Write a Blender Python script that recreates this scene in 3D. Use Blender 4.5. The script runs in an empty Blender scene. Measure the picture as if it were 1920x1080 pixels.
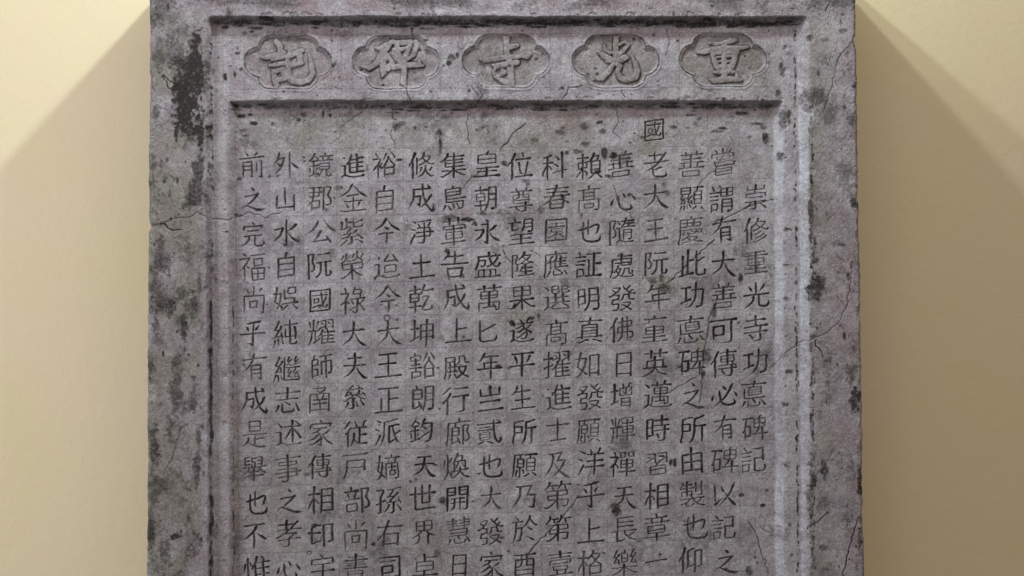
import bpy, math
import numpy as np

# ------------------------------------------------------------------ camera, light, exposure
scene = bpy.context.scene
col = scene.collection
DIST = 2.6                      # camera to the front face of the stele (metres)
WALL_Y = 0.35                   # the plaster wall behind; the stele is 0.35 m thick

cam_data = bpy.data.cameras.new('camera')
cam_data.sensor_width = 36.0
cam_data.lens = 36.0 * DIST / 1.92
cam_data.clip_start = 0.05
cam_data.clip_end = 100
cam = bpy.data.objects.new('camera', cam_data)
cam.location = (0, -DIST, 0)
cam.rotation_euler = (math.radians(90), 0, 0)
col.objects.link(cam)
scene.camera = cam

world = bpy.data.worlds.new('World')
scene.world = world
world.use_nodes = True
bg = world.node_tree.nodes['Background']
bg.inputs[0].default_value = (1.0, 0.85, 0.70, 1)
bg.inputs[1].default_value = 0.235

def lamp(name, kind, loc, aim, power, color, **kw):
    d = bpy.data.lights.new(name, kind)
    d.energy = power
    d.color = color
    for k, v in kw.items():
        setattr(d, k, v)
    o = bpy.data.objects.new(name, d)
    o.location = loc
    if aim is not None:
        from mathutils import Vector
        o.rotation_euler = (Vector(aim) - Vector(loc)).to_track_quat('-Z', 'Y').to_euler()
    col.objects.link(o)
    return o

for dx in (-0.042, 0.042):      # twin downlights on the ceiling in front of the stele
    lamp('ceiling_lamp', 'POINT', (-0.053 + dx, -0.48, 1.385 + 1.1 * dx), None, 31, (0.86, 0.98, 1.0), shadow_soft_size=0.022)
lamp('window_light', 'AREA', (-2.7, -1.7, 0.25), (0.1, 0, 0.0), 54, (0.84, 0.90, 1.0), shape='RECTANGLE', size=1.0, size_y=1.9)
lamp('fill_light', 'AREA', (0.15, -2.5, 2.3), (0, 0, 0), 46, (1.0, 0.94, 0.88), shape='RECTANGLE', size=2.2, size_y=1.4)  # added soft fill standing in for light bounced around the room

scene.view_settings.view_transform = 'Standard'
scene.view_settings.look = 'None'
scene.view_settings.exposure = 0.0
scene.view_settings.gamma = 1.0
scene.view_settings.use_curve_mapping = False

# ------------------------------------------------------------------ numpy helpers
rng = np.random.default_rng(7)

def vnoise(X, Y, s, seed, sy=None):
    """smooth value noise, about -1..1, feature size s (millimetres)"""
    r = np.random.default_rng(seed)
    sy = sy or s
    u = X / s + 1000.37
    v = Y / sy + 1000.71
    n = 512
    L = r.random((n, n)).astype(np.float32) * 2 - 1
    iu = np.floor(u).astype(np.int32); iv = np.floor(v).astype(np.int32)
    fu = (u - iu).astype(np.float32); fv = (v - iv).astype(np.float32)
    fu = fu * fu * (3 - 2 * fu); fv = fv * fv * (3 - 2 * fv)
    a = L[iv % n, iu % n]; b = L[iv % n, (iu + 1) % n]
    c = L[(iv + 1) % n, iu % n]; d = L[(iv + 1) % n, (iu + 1) % n]
    return (a + (b - a) * fu) * (1 - fv) + (c + (d - c) * fu) * fv

def fbm(X, Y, s, seed, octv=4, sy=None):
    t = 0; amp = 1.0; tot = 0
    for k in range(octv):
        t = t + amp * vnoise(X, Y, s / 2 ** k, seed * 17 + k, (sy / 2 ** k) if sy else None)
        tot += amp; amp *= 0.55
    return t / tot

def sstep(a, b, x):
    t = np.clip((x - a) / (b - a), 0, 1)
    return t * t * (3 - 2 * t)

# ------------------------------------------------------------------ the face of the stele as a height field
# plane coordinates: 1 unit = 1 mm, x to the right, y downwards, (960, 540) in front of the camera
TOP, BOT = -165.0, 1420.0
ys = np.concatenate([np.arange(TOP, -8, 7.0), np.arange(-8, 1092, 1.0), np.arange(1092, BOT + 1, 8.0)])
us = np.linspace(0, 1, 1352)
yl = ys[:, None]
xl = 279.5 - 7.0 * (yl / 1080) ** 0.7 if False else 280.0 - 6.5 * np.clip(yl, -200, 1500) / 1080
xr = 1605.0 + 16.5 * np.clip(yl, -200, 1500) / 1080
xl = xl + 2.4 * fbm(yl * 0 + 3, yl, 60, 5) + 1.5 * fbm(yl * 0 + 9, yl, 9, 6)
xr = xr + 2.4 * fbm(yl * 0 + 5, yl, 60, 7) + 1.5 * fbm(yl * 0 + 7, yl, 9, 8)
xl = xl + 3.5 * np.exp(-((yl - 424) / 9.0) ** 2) + 2.0 * np.exp(-((yl - 150) / 12.0) ** 2)
xr = xr - 3.0 * np.exp(-((yl - 75) / 8.0) ** 2) - 2.0 * np.exp(-((yl - 372) / 10.0) ** 2)
X = (xl + us[None, :] * (xr - xl)).astype(np.float32)
Y = np.broadcast_to(yl, X.shape).astype(np.float32).copy()

A, B = 21.0, 16.0               # depth of the two steps
KA, KB = 1 + A / 2600, 1 + (A + B) / 2600
def onA(x, y): return 960 + (x - 960) * KA, 540 + (y - 540) * KA
def onB(x, y): return 960 + (x - 960) * KB, 540 + (y - 540) * KB

wob = 3.0 * fbm(X, Y, 80, 11, 3) + 1.6 * fbm(X, Y, 14, 12, 3)
t = Y / 1080
# step 1: border -> moulding / title band
dL = (X + wob) - (385.0 + 3 * t); dR = (1519.0 + 6 * t * 0 + 7.0 * t) - (X + wob); dT = (Y + wob * 0.6) - 29.0
# rounded outer corners of the step
d1 = np.minimum(np.minimum(dL, dR), dT)
cr = 12.0
cx = np.minimum(dL, dR)
inc = (cx < cr) & (dT < cr)
d1 = np.where(inc, cr - np.hypot(np.maximum(cr - cx, 0), np.maximum(cr - dT, 0)), d1)
s1 = np.where(dT <= cx, 9.0, np.where(dL < dR, 11.0, 22.0))
step1 = sstep(0, 1, d1 / s1)
# step 2: band -> text panel
eL = (X + wob) - (419.0 + 5 * t); eR = (1476.0 + 4 * t) - (X + wob); eT = (Y + wob * 0.6) - 184.0
d2 = np.minimum(np.minimum(eL, eR), eT)
ex = np.minimum(eL, eR)
inc2 = (ex < 9) & (eT < 9)
d2 = np.where(inc2, 9 - np.hypot(np.maximum(9 - ex, 0), np.maximum(9 - eT, 0)), d2)
s2 = np.where(eT <= ex, 8.0, np.where(eL < eR, 20.0, 22.0))
step2 = sstep(0, 1, d2 / s2)
H = -A * step1 - B * step2
# softly rounded left moulding
H += 1.6 * np.exp(-(((X - (406 + 3 * t)) / 11.0) ** 2)) * sstep(40, 60, Y)
# rounded outer arris of the slab
for d in (X - xl, xr - X, Y - TOP):
    q = np.clip(1 - d / 7.0, 0, 1)
    H -= 7.0 * (1 - np.sqrt(np.clip(1 - q * q, 0, 1)))
outer = (1 - step1); band = step1 * (1 - step2); panel = step2
# weathering relief
H += 1.5 * fbm(X, Y, 150, 21, 3) * (0.5 + outer) + 0.55 * fbm(X, Y, 26, 22, 3) * (0.45 + 0.9 * outer)
H += 0.20 * fbm(X, Y, 6, 23, 2) + 0.16 * fbm(X, Y, 2.6, 24, 2) * (0.8 + outer)

# masks of what has settled on the stone, and of painted light and shade
dirt_shade = np.zeros_like(X); pink = np.zeros_like(X); pale = np.zeros_like(X); green = np.zeros_like(X)
n_edge = fbm(X, Y, 22, 31, 4)
n_fine = fbm(X, Y, 5, 32, 3)
n_scr = fbm(X, Y, 9, 33, 3, sy=26)

def blob(m, x, y, rx, ry, s=1.0, rough=0.9):
    j0 = np.searchsorted(ys, y - ry * 2.4); j1 = np.searchsorted(ys, y + ry * 2.4)
    i0 = max(int((x - rx * 2.4 - 275) / (1345 / 1351)) - 6, 0); i1 = min(int((x + rx * 2.4 - 275) / (1340 / 1351)) + 16, X.shape[1])
    if j1 <= j0 or i1 <= i0: return
    w = (slice(j0, j1), slice(i0, i1))
    d = np.hypot((X[w] - x) / rx, (Y[w] - y) / ry) + rough * (0.75 * n_edge[w] + 0.55 * n_fine[w] + 0.3 * n_scr[w])
    m[w] = np.maximum(m[w], s * (1 - sstep(0.45, 1.35, d)))

def dist_seg(w, a, b):
    ax, ay = a; bx, by = b
    vx, vy = bx - ax, by - ay
    tt = np.clip(((X[w] - ax) * vx + (Y[w] - ay) * vy) / (vx * vx + vy * vy + 1e-9), 0, 1)
    return np.hypot(X[w] - ax - tt * vx, Y[w] - ay - tt * vy), tt

def win(x0, x1, y0, y1):
    j0 = np.searchsorted(ys, y0); j1 = np.searchsorted(ys, y1)
    i0 = max(int((x0 - 273.0) / 1349 * 1351) - 12, 0); i1 = min(int((x1 - 280.0) / 1326 * 1351) + 12, X.shape[1])
    return (slice(j0, max(j1, j0)), slice(i0, max(i1, i0)))

# --- black crusts
for b_ in [
    (366,105,12,55,.9),(358,195,24,44,1),(350,120,22,30,.75),(330,95,16,22,.55),(345,60,16,14,.5),(368,225,14,22,1),(300,25,20,26,.45),(290,110,12,18,.5),(372,330,8,40,.8),(352,150,16,25,1),(338,180,14,32,1),(352,212,24,34,1),(330,165,9,14,1),(376,250,6,45,.9),(372,150,7,40,1),
    (331,245,4,14,.9),(374,300,6,36,.8),(362,372,10,18,.9),(348,388,9,9,.9),(384,140,5,60,.6),(300,100,8,20,.5),(290,210,7,20,.5),
    (300,490,14,40,.75),(291,545,10,26,.7),(300,572,24,20,.9),(292,610,10,18,.7),(345,622,7,34,.9),(338,600,9,12,.7),(365,565,6,12,.8),
    (281,690,6,14,.8),(283,815,6,12,.7),(288,835,8,32,.85),(300,905,17,16,.75),(288,930,7,18,.7),(283,1000,7,22,.9),(330,1006,12,6,1),
    (371,1013,7,11,1),(308,1040,13,24,.7),(372,825,4,24,.8),(370,880,6,22,.8),(374,530,3,20,.7),(300,640,9,10,.5),(300,760,6,10,.5),
    (1527,470,5,26,.9),(1533,540,12,26,1),(1521,420,3.5,50,.85),(1530,180,20,18,.7),(1555,212,18,14,.6),(1600,165,6,14,.9),(1598,222,8,12,.8),
    (1604,745,9,18,1),(1597,705,6,20,.7),(1548,880,8,20,.9),(1526,900,6,10,1),(1520,925,5,60,.7),(1550,940,14,14,.6),(1613,905,4,26,.95),
    (1607,385,8,12,.9),(1575,460,8,4,.9),(1600,655,7,12,.8),(1572,457,10,6,.6),(1612,1010,5,26,.8),(1545,1028,7,5,.7),(1600,690,12,8,.6),
    (1520,70,5,4,.8),(1545,75,6,4,.7),(1575,100,5,4,.6),(1580,58,6,4,.7),(1583,10,9,5,.7),(300,30,6,3,.7),(1480,430,5,3,1),(1482,496,8,3,1),
    (1478,560,5,4,.7),(1482,698,6,3,.8),(1480,630,4,3,.7),(1479,876,6,8,.9),(1485,990,4,6,.8),(1490,1045,5,4,.8),(1478,760,6,4,.8),
    (1484,220,4,12,.9),(1473,225,7,16,.7),(1470,125,4,10,.8),(1462,175,4,8,.8),(1468,290,6,8,.8)]:
    blob(dirt_shade, b_[0], b_[1], b_[2] * 1.15, b_[3] * 1.1, b_[4] * (.95 if b_[0] < 385 and b_[1] < 260 else .78), 1.3)
# small black flakes down the crevices beside the mouldings
for k in range(150):
    y = rng.uniform(40, 1085)
    blob(dirt_shade, 1494 + 7 * y / 1080 + rng.normal(0, 1.3), y, rng.uniform(.9, 2.2), rng.uniform(1.5, 7), rng.uniform(.5, 1), .5)
for k in range(120):
    y = rng.uniform(170, 1085)
    blob(dirt_shade, 1521 + 3 * y / 1080 + rng.normal(0, 2.0), y, rng.uniform(1, 2.8), rng.uniform(2, 9), rng.uniform(.4, .95), .5)
for k in range(60):
    y = rng.uniform(560, 1085)
    blob(dirt_shade, 391 + 3 * y / 1080 + rng.normal(0, .6), y, rng.uniform(1, 2.2), rng.uniform(4, 16), rng.uniform(.6, 1), .5)
for k in range(50):
    y = rng.uniform(60, 560)
    blob(dirt_shade, 393 + rng.normal(0, 1.6), y, rng.uniform(.8, 2.0), rng.uniform(2, 7), rng.uniform(.4, .9), .5)
for k in range(30):
    y = rng.uniform(560, 1085)
    blob(dirt_shade, 428 + 5 * y / 1080 + rng.normal(0, .7), y, rng.uniform(.7, 1.5), rng.uniform(3, 12), rng.uniform(.4, .9), .5)
# soot under the two ledges, partly painted on to deepen their shade
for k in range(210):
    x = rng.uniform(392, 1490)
    blob(dirt_shade, x, 41 + rng.normal(0, 3.0), rng.uniform(4, 26), rng.uniform(1.5, 4), rng.uniform(.5, 1), .7)
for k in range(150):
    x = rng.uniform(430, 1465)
    blob(dirt_shade, x, 196 + rng.normal(0, 3.2), rng.uniform(4, 22), rng.uniform(1.5, 3.5), rng.uniform(.3, .8), .7)
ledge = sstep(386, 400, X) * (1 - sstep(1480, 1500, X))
dirt_shade = np.maximum(dirt_shade, .85 * ledge * np.exp(-((Y - 37.5 - 2.5 * n_edge) / 7.5) ** 2) * np.clip(.62 + .9 * n_edge + .5 * n_fine, 0, 1))  # continuous sooty band, painted to darken the shade below the upper ledge
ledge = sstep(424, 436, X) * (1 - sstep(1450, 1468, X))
dirt_shade = np.maximum(dirt_shade, .72 * ledge * np.exp(-((Y - 194 - 2.5 * n_edge) / 6.5) ** 2) * np.clip(.60 + .9 * n_edge + .5 * n_fine, 0, 1))  # same painted shade under the lower ledge
# flakes, pits: mostly near the top of the panel
pits = [(778,240,4,4),(800,238,5,3),(745,238,7,7),(755,232,6,4),(1050,248,10,5),(1055,240,5,4),(1002,263,9,6),(1130,247,7,7),(1126,230,8,4),
        (825,250,9,8),(826,270,5,18),(880,170,3,3),(847,108,7,5),(842,118,5,5),(858,104,4,5),(1264,238,9,4),(1303,232,7,6),(1312,222,6,4),
        (1345,246,12,3),(1354,241,9,3),(1335,248,6,3),(1420,232,14,4),(1432,240,8,5),(1436,258,8,9),(1405,258,7,5),(1390,212,14,5),(1295,216,9,3),
        (1290,240,6,3),(1098,270,9,4),(1080,284,5,5),(1096,240,9,8),(1205,258,7,5),(1230,335,8,4),(1180,365,5,4),(1197,372,5,3),(1245,345,6,4),(1252,362,5,5),
        (1133,290,7,11),(1063,288,6,5),(1078,282,3,3),(945,305,7,6),(1150,292,6,6),(1122,322,9,5),(1140,330,7,4),(838,470,5,5),(868,517,4,5),
        (960,607,6,6),(997,597,7,6),(1010,592,4,7),(965,575,6,8),(905,400,10,5),(845,408,14,6),(875,412,12,4),(890,420,6,4),(990,345,5,4),(985,340,9,4),
        (1015,393,5,7),(1055,367,5,4),(1090,405,3,5),(1160,480,3,3),(1389,521,4,8),(1336,585,6,10),(1340,580,4,14),(1325,670,9,14),(1318,700,5,10),
        (1350,350,4,4),(780,899,4,4),(770,903,3,3),(632,353,6,6),(627,372,4,4),(640,352,3,3),(612,394,5,6),(570,302,4,4),(505,331,4,3),(570,295,4,3),(748,300,7,3),
        (688,315,3,8),(475,232,8,4),(452,218,8,4),(455,245,7,5),(460,255,6,3),(560,225,6,5),(570,215,8,5),(512,232,5,4),(620,217,4,6),(606,213,3,9),(470,215,5,3),
        (425,435,5,3),(443,404,4,4),(448,336,5,4),(452,262,4,3),(440,140,4,8),(422,144,5,7),(458,62,5,4),(452,130,4,4),(446,100,5,3),(628,120,3,4),(624,124,3,4),
        (1156,960,9,10),(1152,950,12,6),(1265,870,4,9),(1258,868,4,6),(1405,1070,7,10),(1432,948,6,4),(1390,928,6,4),(1420,1056,3,3),(1416,1045,2,3),(1438,920,5,4),
        (940,1008,5,3),(700,1020,5,4),(935,688,7,4),(955,690,5,4),(830,940,8,8),(820,1038,6,8),(815,872,6,3),(590,985,5,4),(580,1000,4,3),(1238,1040,3,3),
        (575,890,6,4),(520,330,3,2),(745,600,2,2),(1190,250,3,2),(1240,520,7,7),(1250,540,14,8),(1225,528,8,5)]
for (x, y, rx, ry) in pits:
    x, y = onB(x, y) if y > 190 and 430 < x < 1460 else onA(x, y)
    blob(dirt_shade, x, y, rx, ry, rng.uniform(.55, .9), .75)
pits_m = dirt_shade.copy()
for k in range(400):
    x = rng.uniform(430, 1462); y = rng.uniform(200, 1090)
    if y > 290 and rng.random() < .35: continue
    e = rng.uniform(.6, 2.4) * (1.5 if y < 290 else 1)
    blob(dirt_shade, x, y, e * rng.uniform(.7, 2.2), e, rng.uniform(.25, .8), .7)
for k in range(170):
    x = rng.uniform(395, 1500); y = rng.uniform(48, 186)
    e = rng.uniform(.8, 3.2)
    blob(dirt_shade, x, y, e * rng.uniform(.7, 1.8), e, rng.uniform(.3, .85), .8)
for k in range(190):
    x = rng.choice([rng.uniform(276, 384), rng.uniform(1524, 1616)]); y = rng.uniform(0, 1085)
    e = rng.uniform(.8, 3.4)
    blob(dirt_shade, x, y, e, e * rng.uniform(.8, 2.6), rng.uniform(.25, .8), .8)
for k in range(40):
    x = rng.uniform(300, 1600); y = rng.uniform(-6, 28)
    blob(dirt_shade, x, y, rng.uniform(1, 5), rng.uniform(1, 4), rng.uniform(.3, .8), .8)
left_side = 1 - sstep(500, 900, X)
dirt_shade = np.maximum(dirt_shade, 0.62 * outer * sstep(0.05, 0.6, fbm(X, Y, 34, 41, 5, sy=60) * 0.9 + n_fine * .35 + n_scr * .2 - 0.16 + .13 * left_side))
dirt_shade = np.maximum(dirt_shade, .55 * (1 - sstep(6, 30, Y)) * sstep(-.25, .45, fbm(X, Y, 60, 47, 4, sy=16) + .3 * n_fine))
dirt_shade = np.maximum(dirt_shade, 0.42 * sstep(0.12, 0.6, fbm(X, Y, 52, 43, 5) * 0.9 + n_fine * .35 + n_scr * .25 - 0.10))

# --- reddish lacquer residue
def field(m, x0, x1, y0, y1, s, soft=14):
    q = sstep(x0 - soft, x0 + soft, X) * (1 - sstep(x1 - soft, x1 + soft, X)) * sstep(y0 - soft, y0 + soft, Y) * (1 - sstep(y1 - soft, y1 + soft, Y))
    m[:] = np.maximum(m, s * q)
field(pink, 300, 1500, -180, 26, .75); field(pink, 383, 448, 30, 1500, .7, 9); field(pink, 448, 480, 200, 1500, .30, 16)
field(pink, 430, 1500, 44, 75, .75, 12); field(pink, 395, 700, 60, 190, .55, 40); field(pink, 1575, 1630, -100, 330, .7, 12)
field(pink, 1562, 1630, 390, 700, .6, 14); field(pink, 1540, 1630, 700, 860, .6, 18); field(pink, 1582, 1630, 860, 1500, .8, 10)
field(pink, 430, 1470, 186, 212, .8, 6); field(pink, 276, 388, 40, 1500, .55, 12); field(pink, 1290, 1400, 70, 95, .9, 10)
for b_ in [(300,172,24,16,.9),(320,160,14,10,.9),(1180,75,50,14,.8),(1050,225,45,18,1),(1100,235,20,14,.9),(1130,215,20,10,.9),(1310,70,60,12,.7),(1240,215,22,12,.8),
           (720,400,60,60,.4),(855,400,24,14,.9),(1175,620,9,16,.8),(780,900,40,60,.4),(640,420,30,40,.3),(290,380,24,40,.4),(1470,210,20,12,.6),(475,1040,60,40,.5)]:
    blob(pink, *b_)
pink = np.clip(pink * (0.62 + 0.9 * fbm(X, Y, 45, 51, 4)) , 0, 1)
# --- green-grey dried algae
field(green, 276, 350, 240, 1500, 1.0, 25); brown = green.copy()
field(green, 470, 1240, 206, 292, .65, 18); field(green, 1240, 1450, 206, 262, .35, 16); field(green, 1516, 1560, 30, 1500, .65, 12); field(green, 276, 376, 20, 1500, 1.0, 14)
field(green, 440, 720, 690, 1500, .45, 60); field(green, 1260, 1460, 60, 180, .45, 20); field(green, 720, 860, 920, 1100, .45, 40); field(green, 1060, 1110, 330, 520, .5, 14)
for b_ in [(960,600,60,40,.9),(1005,590,40,22,.9),(1040,400,18,60,.8),(1250,530,40,22,1),(1320,690,14,60,.9),(600,360,40,30,.4),(830,260,16,40,.7),(520,240,60,30,.6),
           (1000,290,50,30,.8),(640,380,20,24,.7),(1160,950,20,20,.6),(600,860,80,60,.5),(520,760,60,60,.4),(480,80,40,12,.8),(560,75,60,10,.8)]:
    blob(green, *b_)
green = np.clip(green * (0.62 + 1.5 * fbm(X, Y, 48, 61, 5)) + .35 * brown, 0, 1)
# --- bluish window highlight painted on the worn right-hand mouldings
q1 = sstep(0.03, .25, step1) * (1 - sstep(.9, 1.0, step1)) * (X > 1000) * (Y > 60)
q2 = sstep(0.03, .25, step2) * (1 - sstep(.9, 1.0, step2)) * (X > 1000) * (Y > 215)
pale = .85 * np.maximum(q1, q2) * sstep(50, 360, Y) * np.clip(.75 + .7 * fbm(X, Y, 90, 72, 3) + .45 * n_fine, 0, 1)
field(pale, 1428, 1452, 350, 640, .35, 10); field(pale, 1474, 1500, 300, 1500, .28, 8)  # bluish light painted beside the right bevels
field(pale, 396, 424, 60, 1500, .28, 7)
pale = np.clip(pale * (0.85 + .35 * fbm(X, Y, 26, 71, 4, sy=70)), 0, 1)

# --- chipped arrises
chip = np.zeros_like(X)
for k in range(34):
    y = rng.uniform(0, 1080); e = rng.uniform(2, 7)
    blob(chip, 276 + 2 * rng.random(), y, e * rng.uniform(.7, 1.6), e * rng.uniform(.8, 2.4), rng.uniform(.5, 1), 1.1)
    y = rng.uniform(0, 1080); e = rng.uniform(2, 7)
    blob(chip, 1605 + 16 * y / 1080, y, e * rng.uniform(.7, 1.6), e * rng.uniform(.8, 2.4), rng.uniform(.5, 1), 1.1)
for k in range(60):
    y = rng.uniform(40, 1085); e = rng.uniform(1.5, 5)
    blob(chip, rng.choice([384 + 3 * y / 1080, 1520 + 6 * y / 1080, 418, 1478]), y, e, e * rng.uniform(.8, 2.2), rng.uniform(.4, 1), 1.2)
for k in range(46):
    x = rng.uniform(392, 1500); e = rng.uniform(1.5, 5)
    blob(chip, x, rng.choice([28, 183]), e * rng.uniform(.8, 2.6), e, rng.uniform(.4, 1), 1.2)
blob(chip, 286, 728, 9, 15, 1, .5); blob(chip, 300, 425, 20, 6, .8, .9); blob(chip, 318, 185, 24, 26, .6, 1.1); blob(chip, 1598, 372, 14, 16, .6, 1)
H -= chip * (2.6 + 1.2 * n_fine)

# --- cracks
H0 = H.copy()
def crack(pts, w=1.2, depth=2.0, s=.9, level=None):
    P = [pts[0]]
    for a, b in zip(pts[:-1], pts[1:]):
        n = max(int(math.hypot(b[0] - a[0], b[1] - a[1]) / 7), 1)
        for k in range(1, n + 1):
            f = k / n
            P.append((a[0] + (b[0] - a[0]) * f + rng.normal(0, 1.2), a[1] + (b[1] - a[1]) * f + rng.normal(0, 1.2)))
    if level: P = [level(*p) for p in P]
    for i, (a, b) in enumerate(zip(P[:-1], P[1:])):
        ww = w * rng.uniform(.5, 1.4)
        wd = win(min(a[0], b[0]) - 5, max(a[0], b[0]) + 5, min(a[1], b[1]) - 5, max(a[1], b[1]) + 5)
        d, tt = dist_seg(wd, a, b)
        f = np.clip(1 - d / (ww + .6), 0, 1)
        H[wd] = np.minimum(H[wd], H0[wd] - depth * f)
        dirt_shade[wd] = np.maximum(dirt_shade[wd], s * sstep(0.1, .7, f))
crack([(272,426),(300,420),(330,409),(352,408),(368,397),(390,411),(422,411),(445,404)], 1.0, 2.4, .36)
crack([(300,420),(325,432),(340,428)], 1.2, 2)
crack([(445,404),(470,398),(495,409),(530,396)], .9, 1.2, .6, onB)
crack([(1600,490),(1592,560),(1578,597),(1556,622),(1525,636),(1496,646)], .9, 1.8, .36)
crack([(1496,646),(1470,660),(1445,690)], 1.0, 1.5, .45, onB)
crack([(1530,636),(1530,650),(1540,660),(1545,670)], 1.2, 2)
crack([(1606,76),(1590,86),(1574,108),(1568,135),(1562,158),(1552,185),(1545,205)], .9, 1.6, .36)
crack([(1556,5),(1547,20)], .9, 1); crack([(1610,970),(1592,1030),(1580,1080)], 1.0, 1.5); crack([(1555,960),(1515,992)], 1.0, 1.5)
crack([(330,160),(306,140),(318,170),(330,185)], 1.0, 1.2); crack([(340,800),(320,860),(306,890)], .8, 1, .6); crack([(316,750),(340,738),(330,760)], .8, 1, .6)
crack([(1450,374),(1400,388),(1372,405),(1340,418)], 1.2, 1.4, .7, onB); crack([(1340,450),(1310,475),(1280,505),(1245,535)], 1.4, 1.4, .7, onB)
crack([(1370,270),(1340,320),(1315,340),(1300,372)], .9, 1.0, .6, onB); crack([(985,232),(965,246),(950,268),(936,285)], 1.4, 1.4, .8, onB)
crack([(905,315),(880,338),(862,358)], 1.1, 1.2, .75, onB); crack([(878,215),(874,232),(879,250),(880,268)], 1.2, 1.2, .7, onB)
crack([(1155,205),(1160,228),(1150,248),(1165,262)], .9, 1, .6, onB); crack([(735,200),(738,225),(733,250),(740,275)], .9, 1, .6, onB)
crack([(690,203),(660,222),(638,240)], .9, 1, .6, onB); crack([(1150,348),(1160,380),(1180,400),(1192,420)], 1.0, 1, .6, onB)
crack([(1345,560),(1330,600),(1322,650),(1318,700),(1312,755)], 1.5, 1.5, .6, onB); crack([(1085,930),(1060,965),(1040,985),(1005,1020),(990,1040)], 1.2, 1.3, .8, onB)
crack([(1305,708),(1280,720),(1250,740)], 1.2, 1.2, .6, onB); crack([(1405,980),(1418,1005),(1430,1040),(1440,1075)], 1.0, 1.2, .65, onB)
crack([(1425,985),(1450,1005)], .9, 1, .5, onB); crack([(943,468),(950,485),(960,490)], 1.0, 1, .7, onB); crack([(995,470),(1015,478)], .9, 1, .6, onB)
crack([(620,270),(632,262),(640,250)], .8, 1, .5, onB); crack([(1110,870),(1105,905),(1120,930)], .8, .8, .5, onB)
crack([(775,50),(772,60),(775,68)], 1, 1.2, .8, onA); crack([(762,165),(764,178),(770,188)], 1.2, 1.4, .8, onA); crack([(1092,160),(1066,166),(1062,175),(1054,188)], 1.1, 1.2, .8, onA)
crack([(883,160),(890,172),(902,188)], .8, .8, .6, onA); crack([(1250,55),(1255,80),(1250,110)], .9, 1, .6, onA); crack([(1165,165),(1172,182)], 1, 1.2, .7, onA)
crack([(900,170),(905,182),(898,190)], 1.0, 1.2, .7, onA)
for k in range(110):
    x = rng.uniform(440, 1455); y = rng.uniform(205, 1085); a = rng.uniform(0, 6.28); l = rng.uniform(5, 24)
    crack([(x, y), (x + l * math.cos(a), y + l * math.sin(a))], .55, .6, rng.uniform(.2, .5), onB)
for k in range(90):
    x = rng.choice([rng.uniform(276, 380), rng.uniform(1525, 1612)]); y = rng.uniform(0, 1085); a = rng.uniform(0, 6.28); l = rng.uniform(5, 26)
    crack([(x, y), (x + l * math.cos(a), y + l * math.sin(a))], .6, .8, rng.uniform(.25, .6))

# --- ruled lines scratched before the lettering
def rule(a, b, level, s=.3):
    a = level(*a); b = level(*b)
    n = max(int(math.hypot(b[0] - a[0], b[1] - a[1]) / 40), 1)
    for k in range(n):
        p = (a[0] + (b[0] - a[0]) * k / n, a[1] + (b[1] - a[1]) * k / n)
        q = (a[0] + (b[0] - a[0]) * (k + 1) / n, a[1] + (b[1] - a[1]) * (k + 1) / n)
        wd = win(min(p[0], q[0]) - 3, max(p[0], q[0]) + 3, min(p[1], q[1]) - 3, max(p[1], q[1]) + 3)
        d, tt = dist_seg(wd, p, q)
        f = np.clip(1 - d / 1.25, 0, 1) * (0.5 + 0.5 * sstep(-.35, .1, n_edge[wd]))
        H[wd] -= .45 * f
        dirt_shade[wd] = np.maximum(dirt_shade[wd], s * f)
COLX = [472, 535, 600, 660, 721, 789, 852, 913, 977, 1042, 1104, 1165, 1230, 1297, 1356, 1415]
COLX2 = [480, 542, 606, 668, 732, 797, 860, 922, 985, 1049, 1108, 1172, 1233, 1299, 1360, 1418]
for a, b, c, d in zip(COLX[:-1], COLX[1:], COLX2[:-1], COLX2[1:]):
    rule(((a + b) / 2, 208), ((c + d) / 2, 1092), onB, .27)
rule((441, 208), (449, 1092), onB, .3)
for r in range(14):
    y0 = 280 + 63.3 * r; y1 = 274 + 61.2 * r
    rule((436, y0), (1452, y1), onB, .30)
for cxx in (540, 743, 949, 1155, 1356):
    for dx in (-82, 82): rule((cxx + dx, 60), (cxx + dx, 172), onA, .34)
    for dx in (-122, -103): rule((cxx + dx, 50), (cxx + dx, 184), onA, .22)
rule((430, 66), (1450, 61), onA, .3); rule((430, 168), (1450, 163), onA, .3)

# ------------------------------------------------------------------ lettering
COLS = ['前之完福尚乎有成是舉也不惟', '外山水自娯純繼志述事之孝心', '鏡郡公阮國耀師圅家傳相印宇', '進金紫榮祿大夫叅従戸部尚書',
        '裕自今迨今大王正派嫡孫右司', '倐成淨土乾坤豁朗鈞天世界卓', '集鳥葷告成上殿行廊煥開慧日', '皇朝永盛萬匕年亗貳也大發家',
        '位尊望隆果遂平生所願乃於酉', '科春園應選髙擢進士及第第壹', '賴髙也証明真如發願洋乎上格', '善心隨處發佛日增輝禪天長樂',
        '老大王阮年童英邁時習相章一', '善顯慶此功悳碑之所由製也仰', '嘗謂有大善可傳必有碑以記之', '崇修重光寺功悳碑記']
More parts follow.
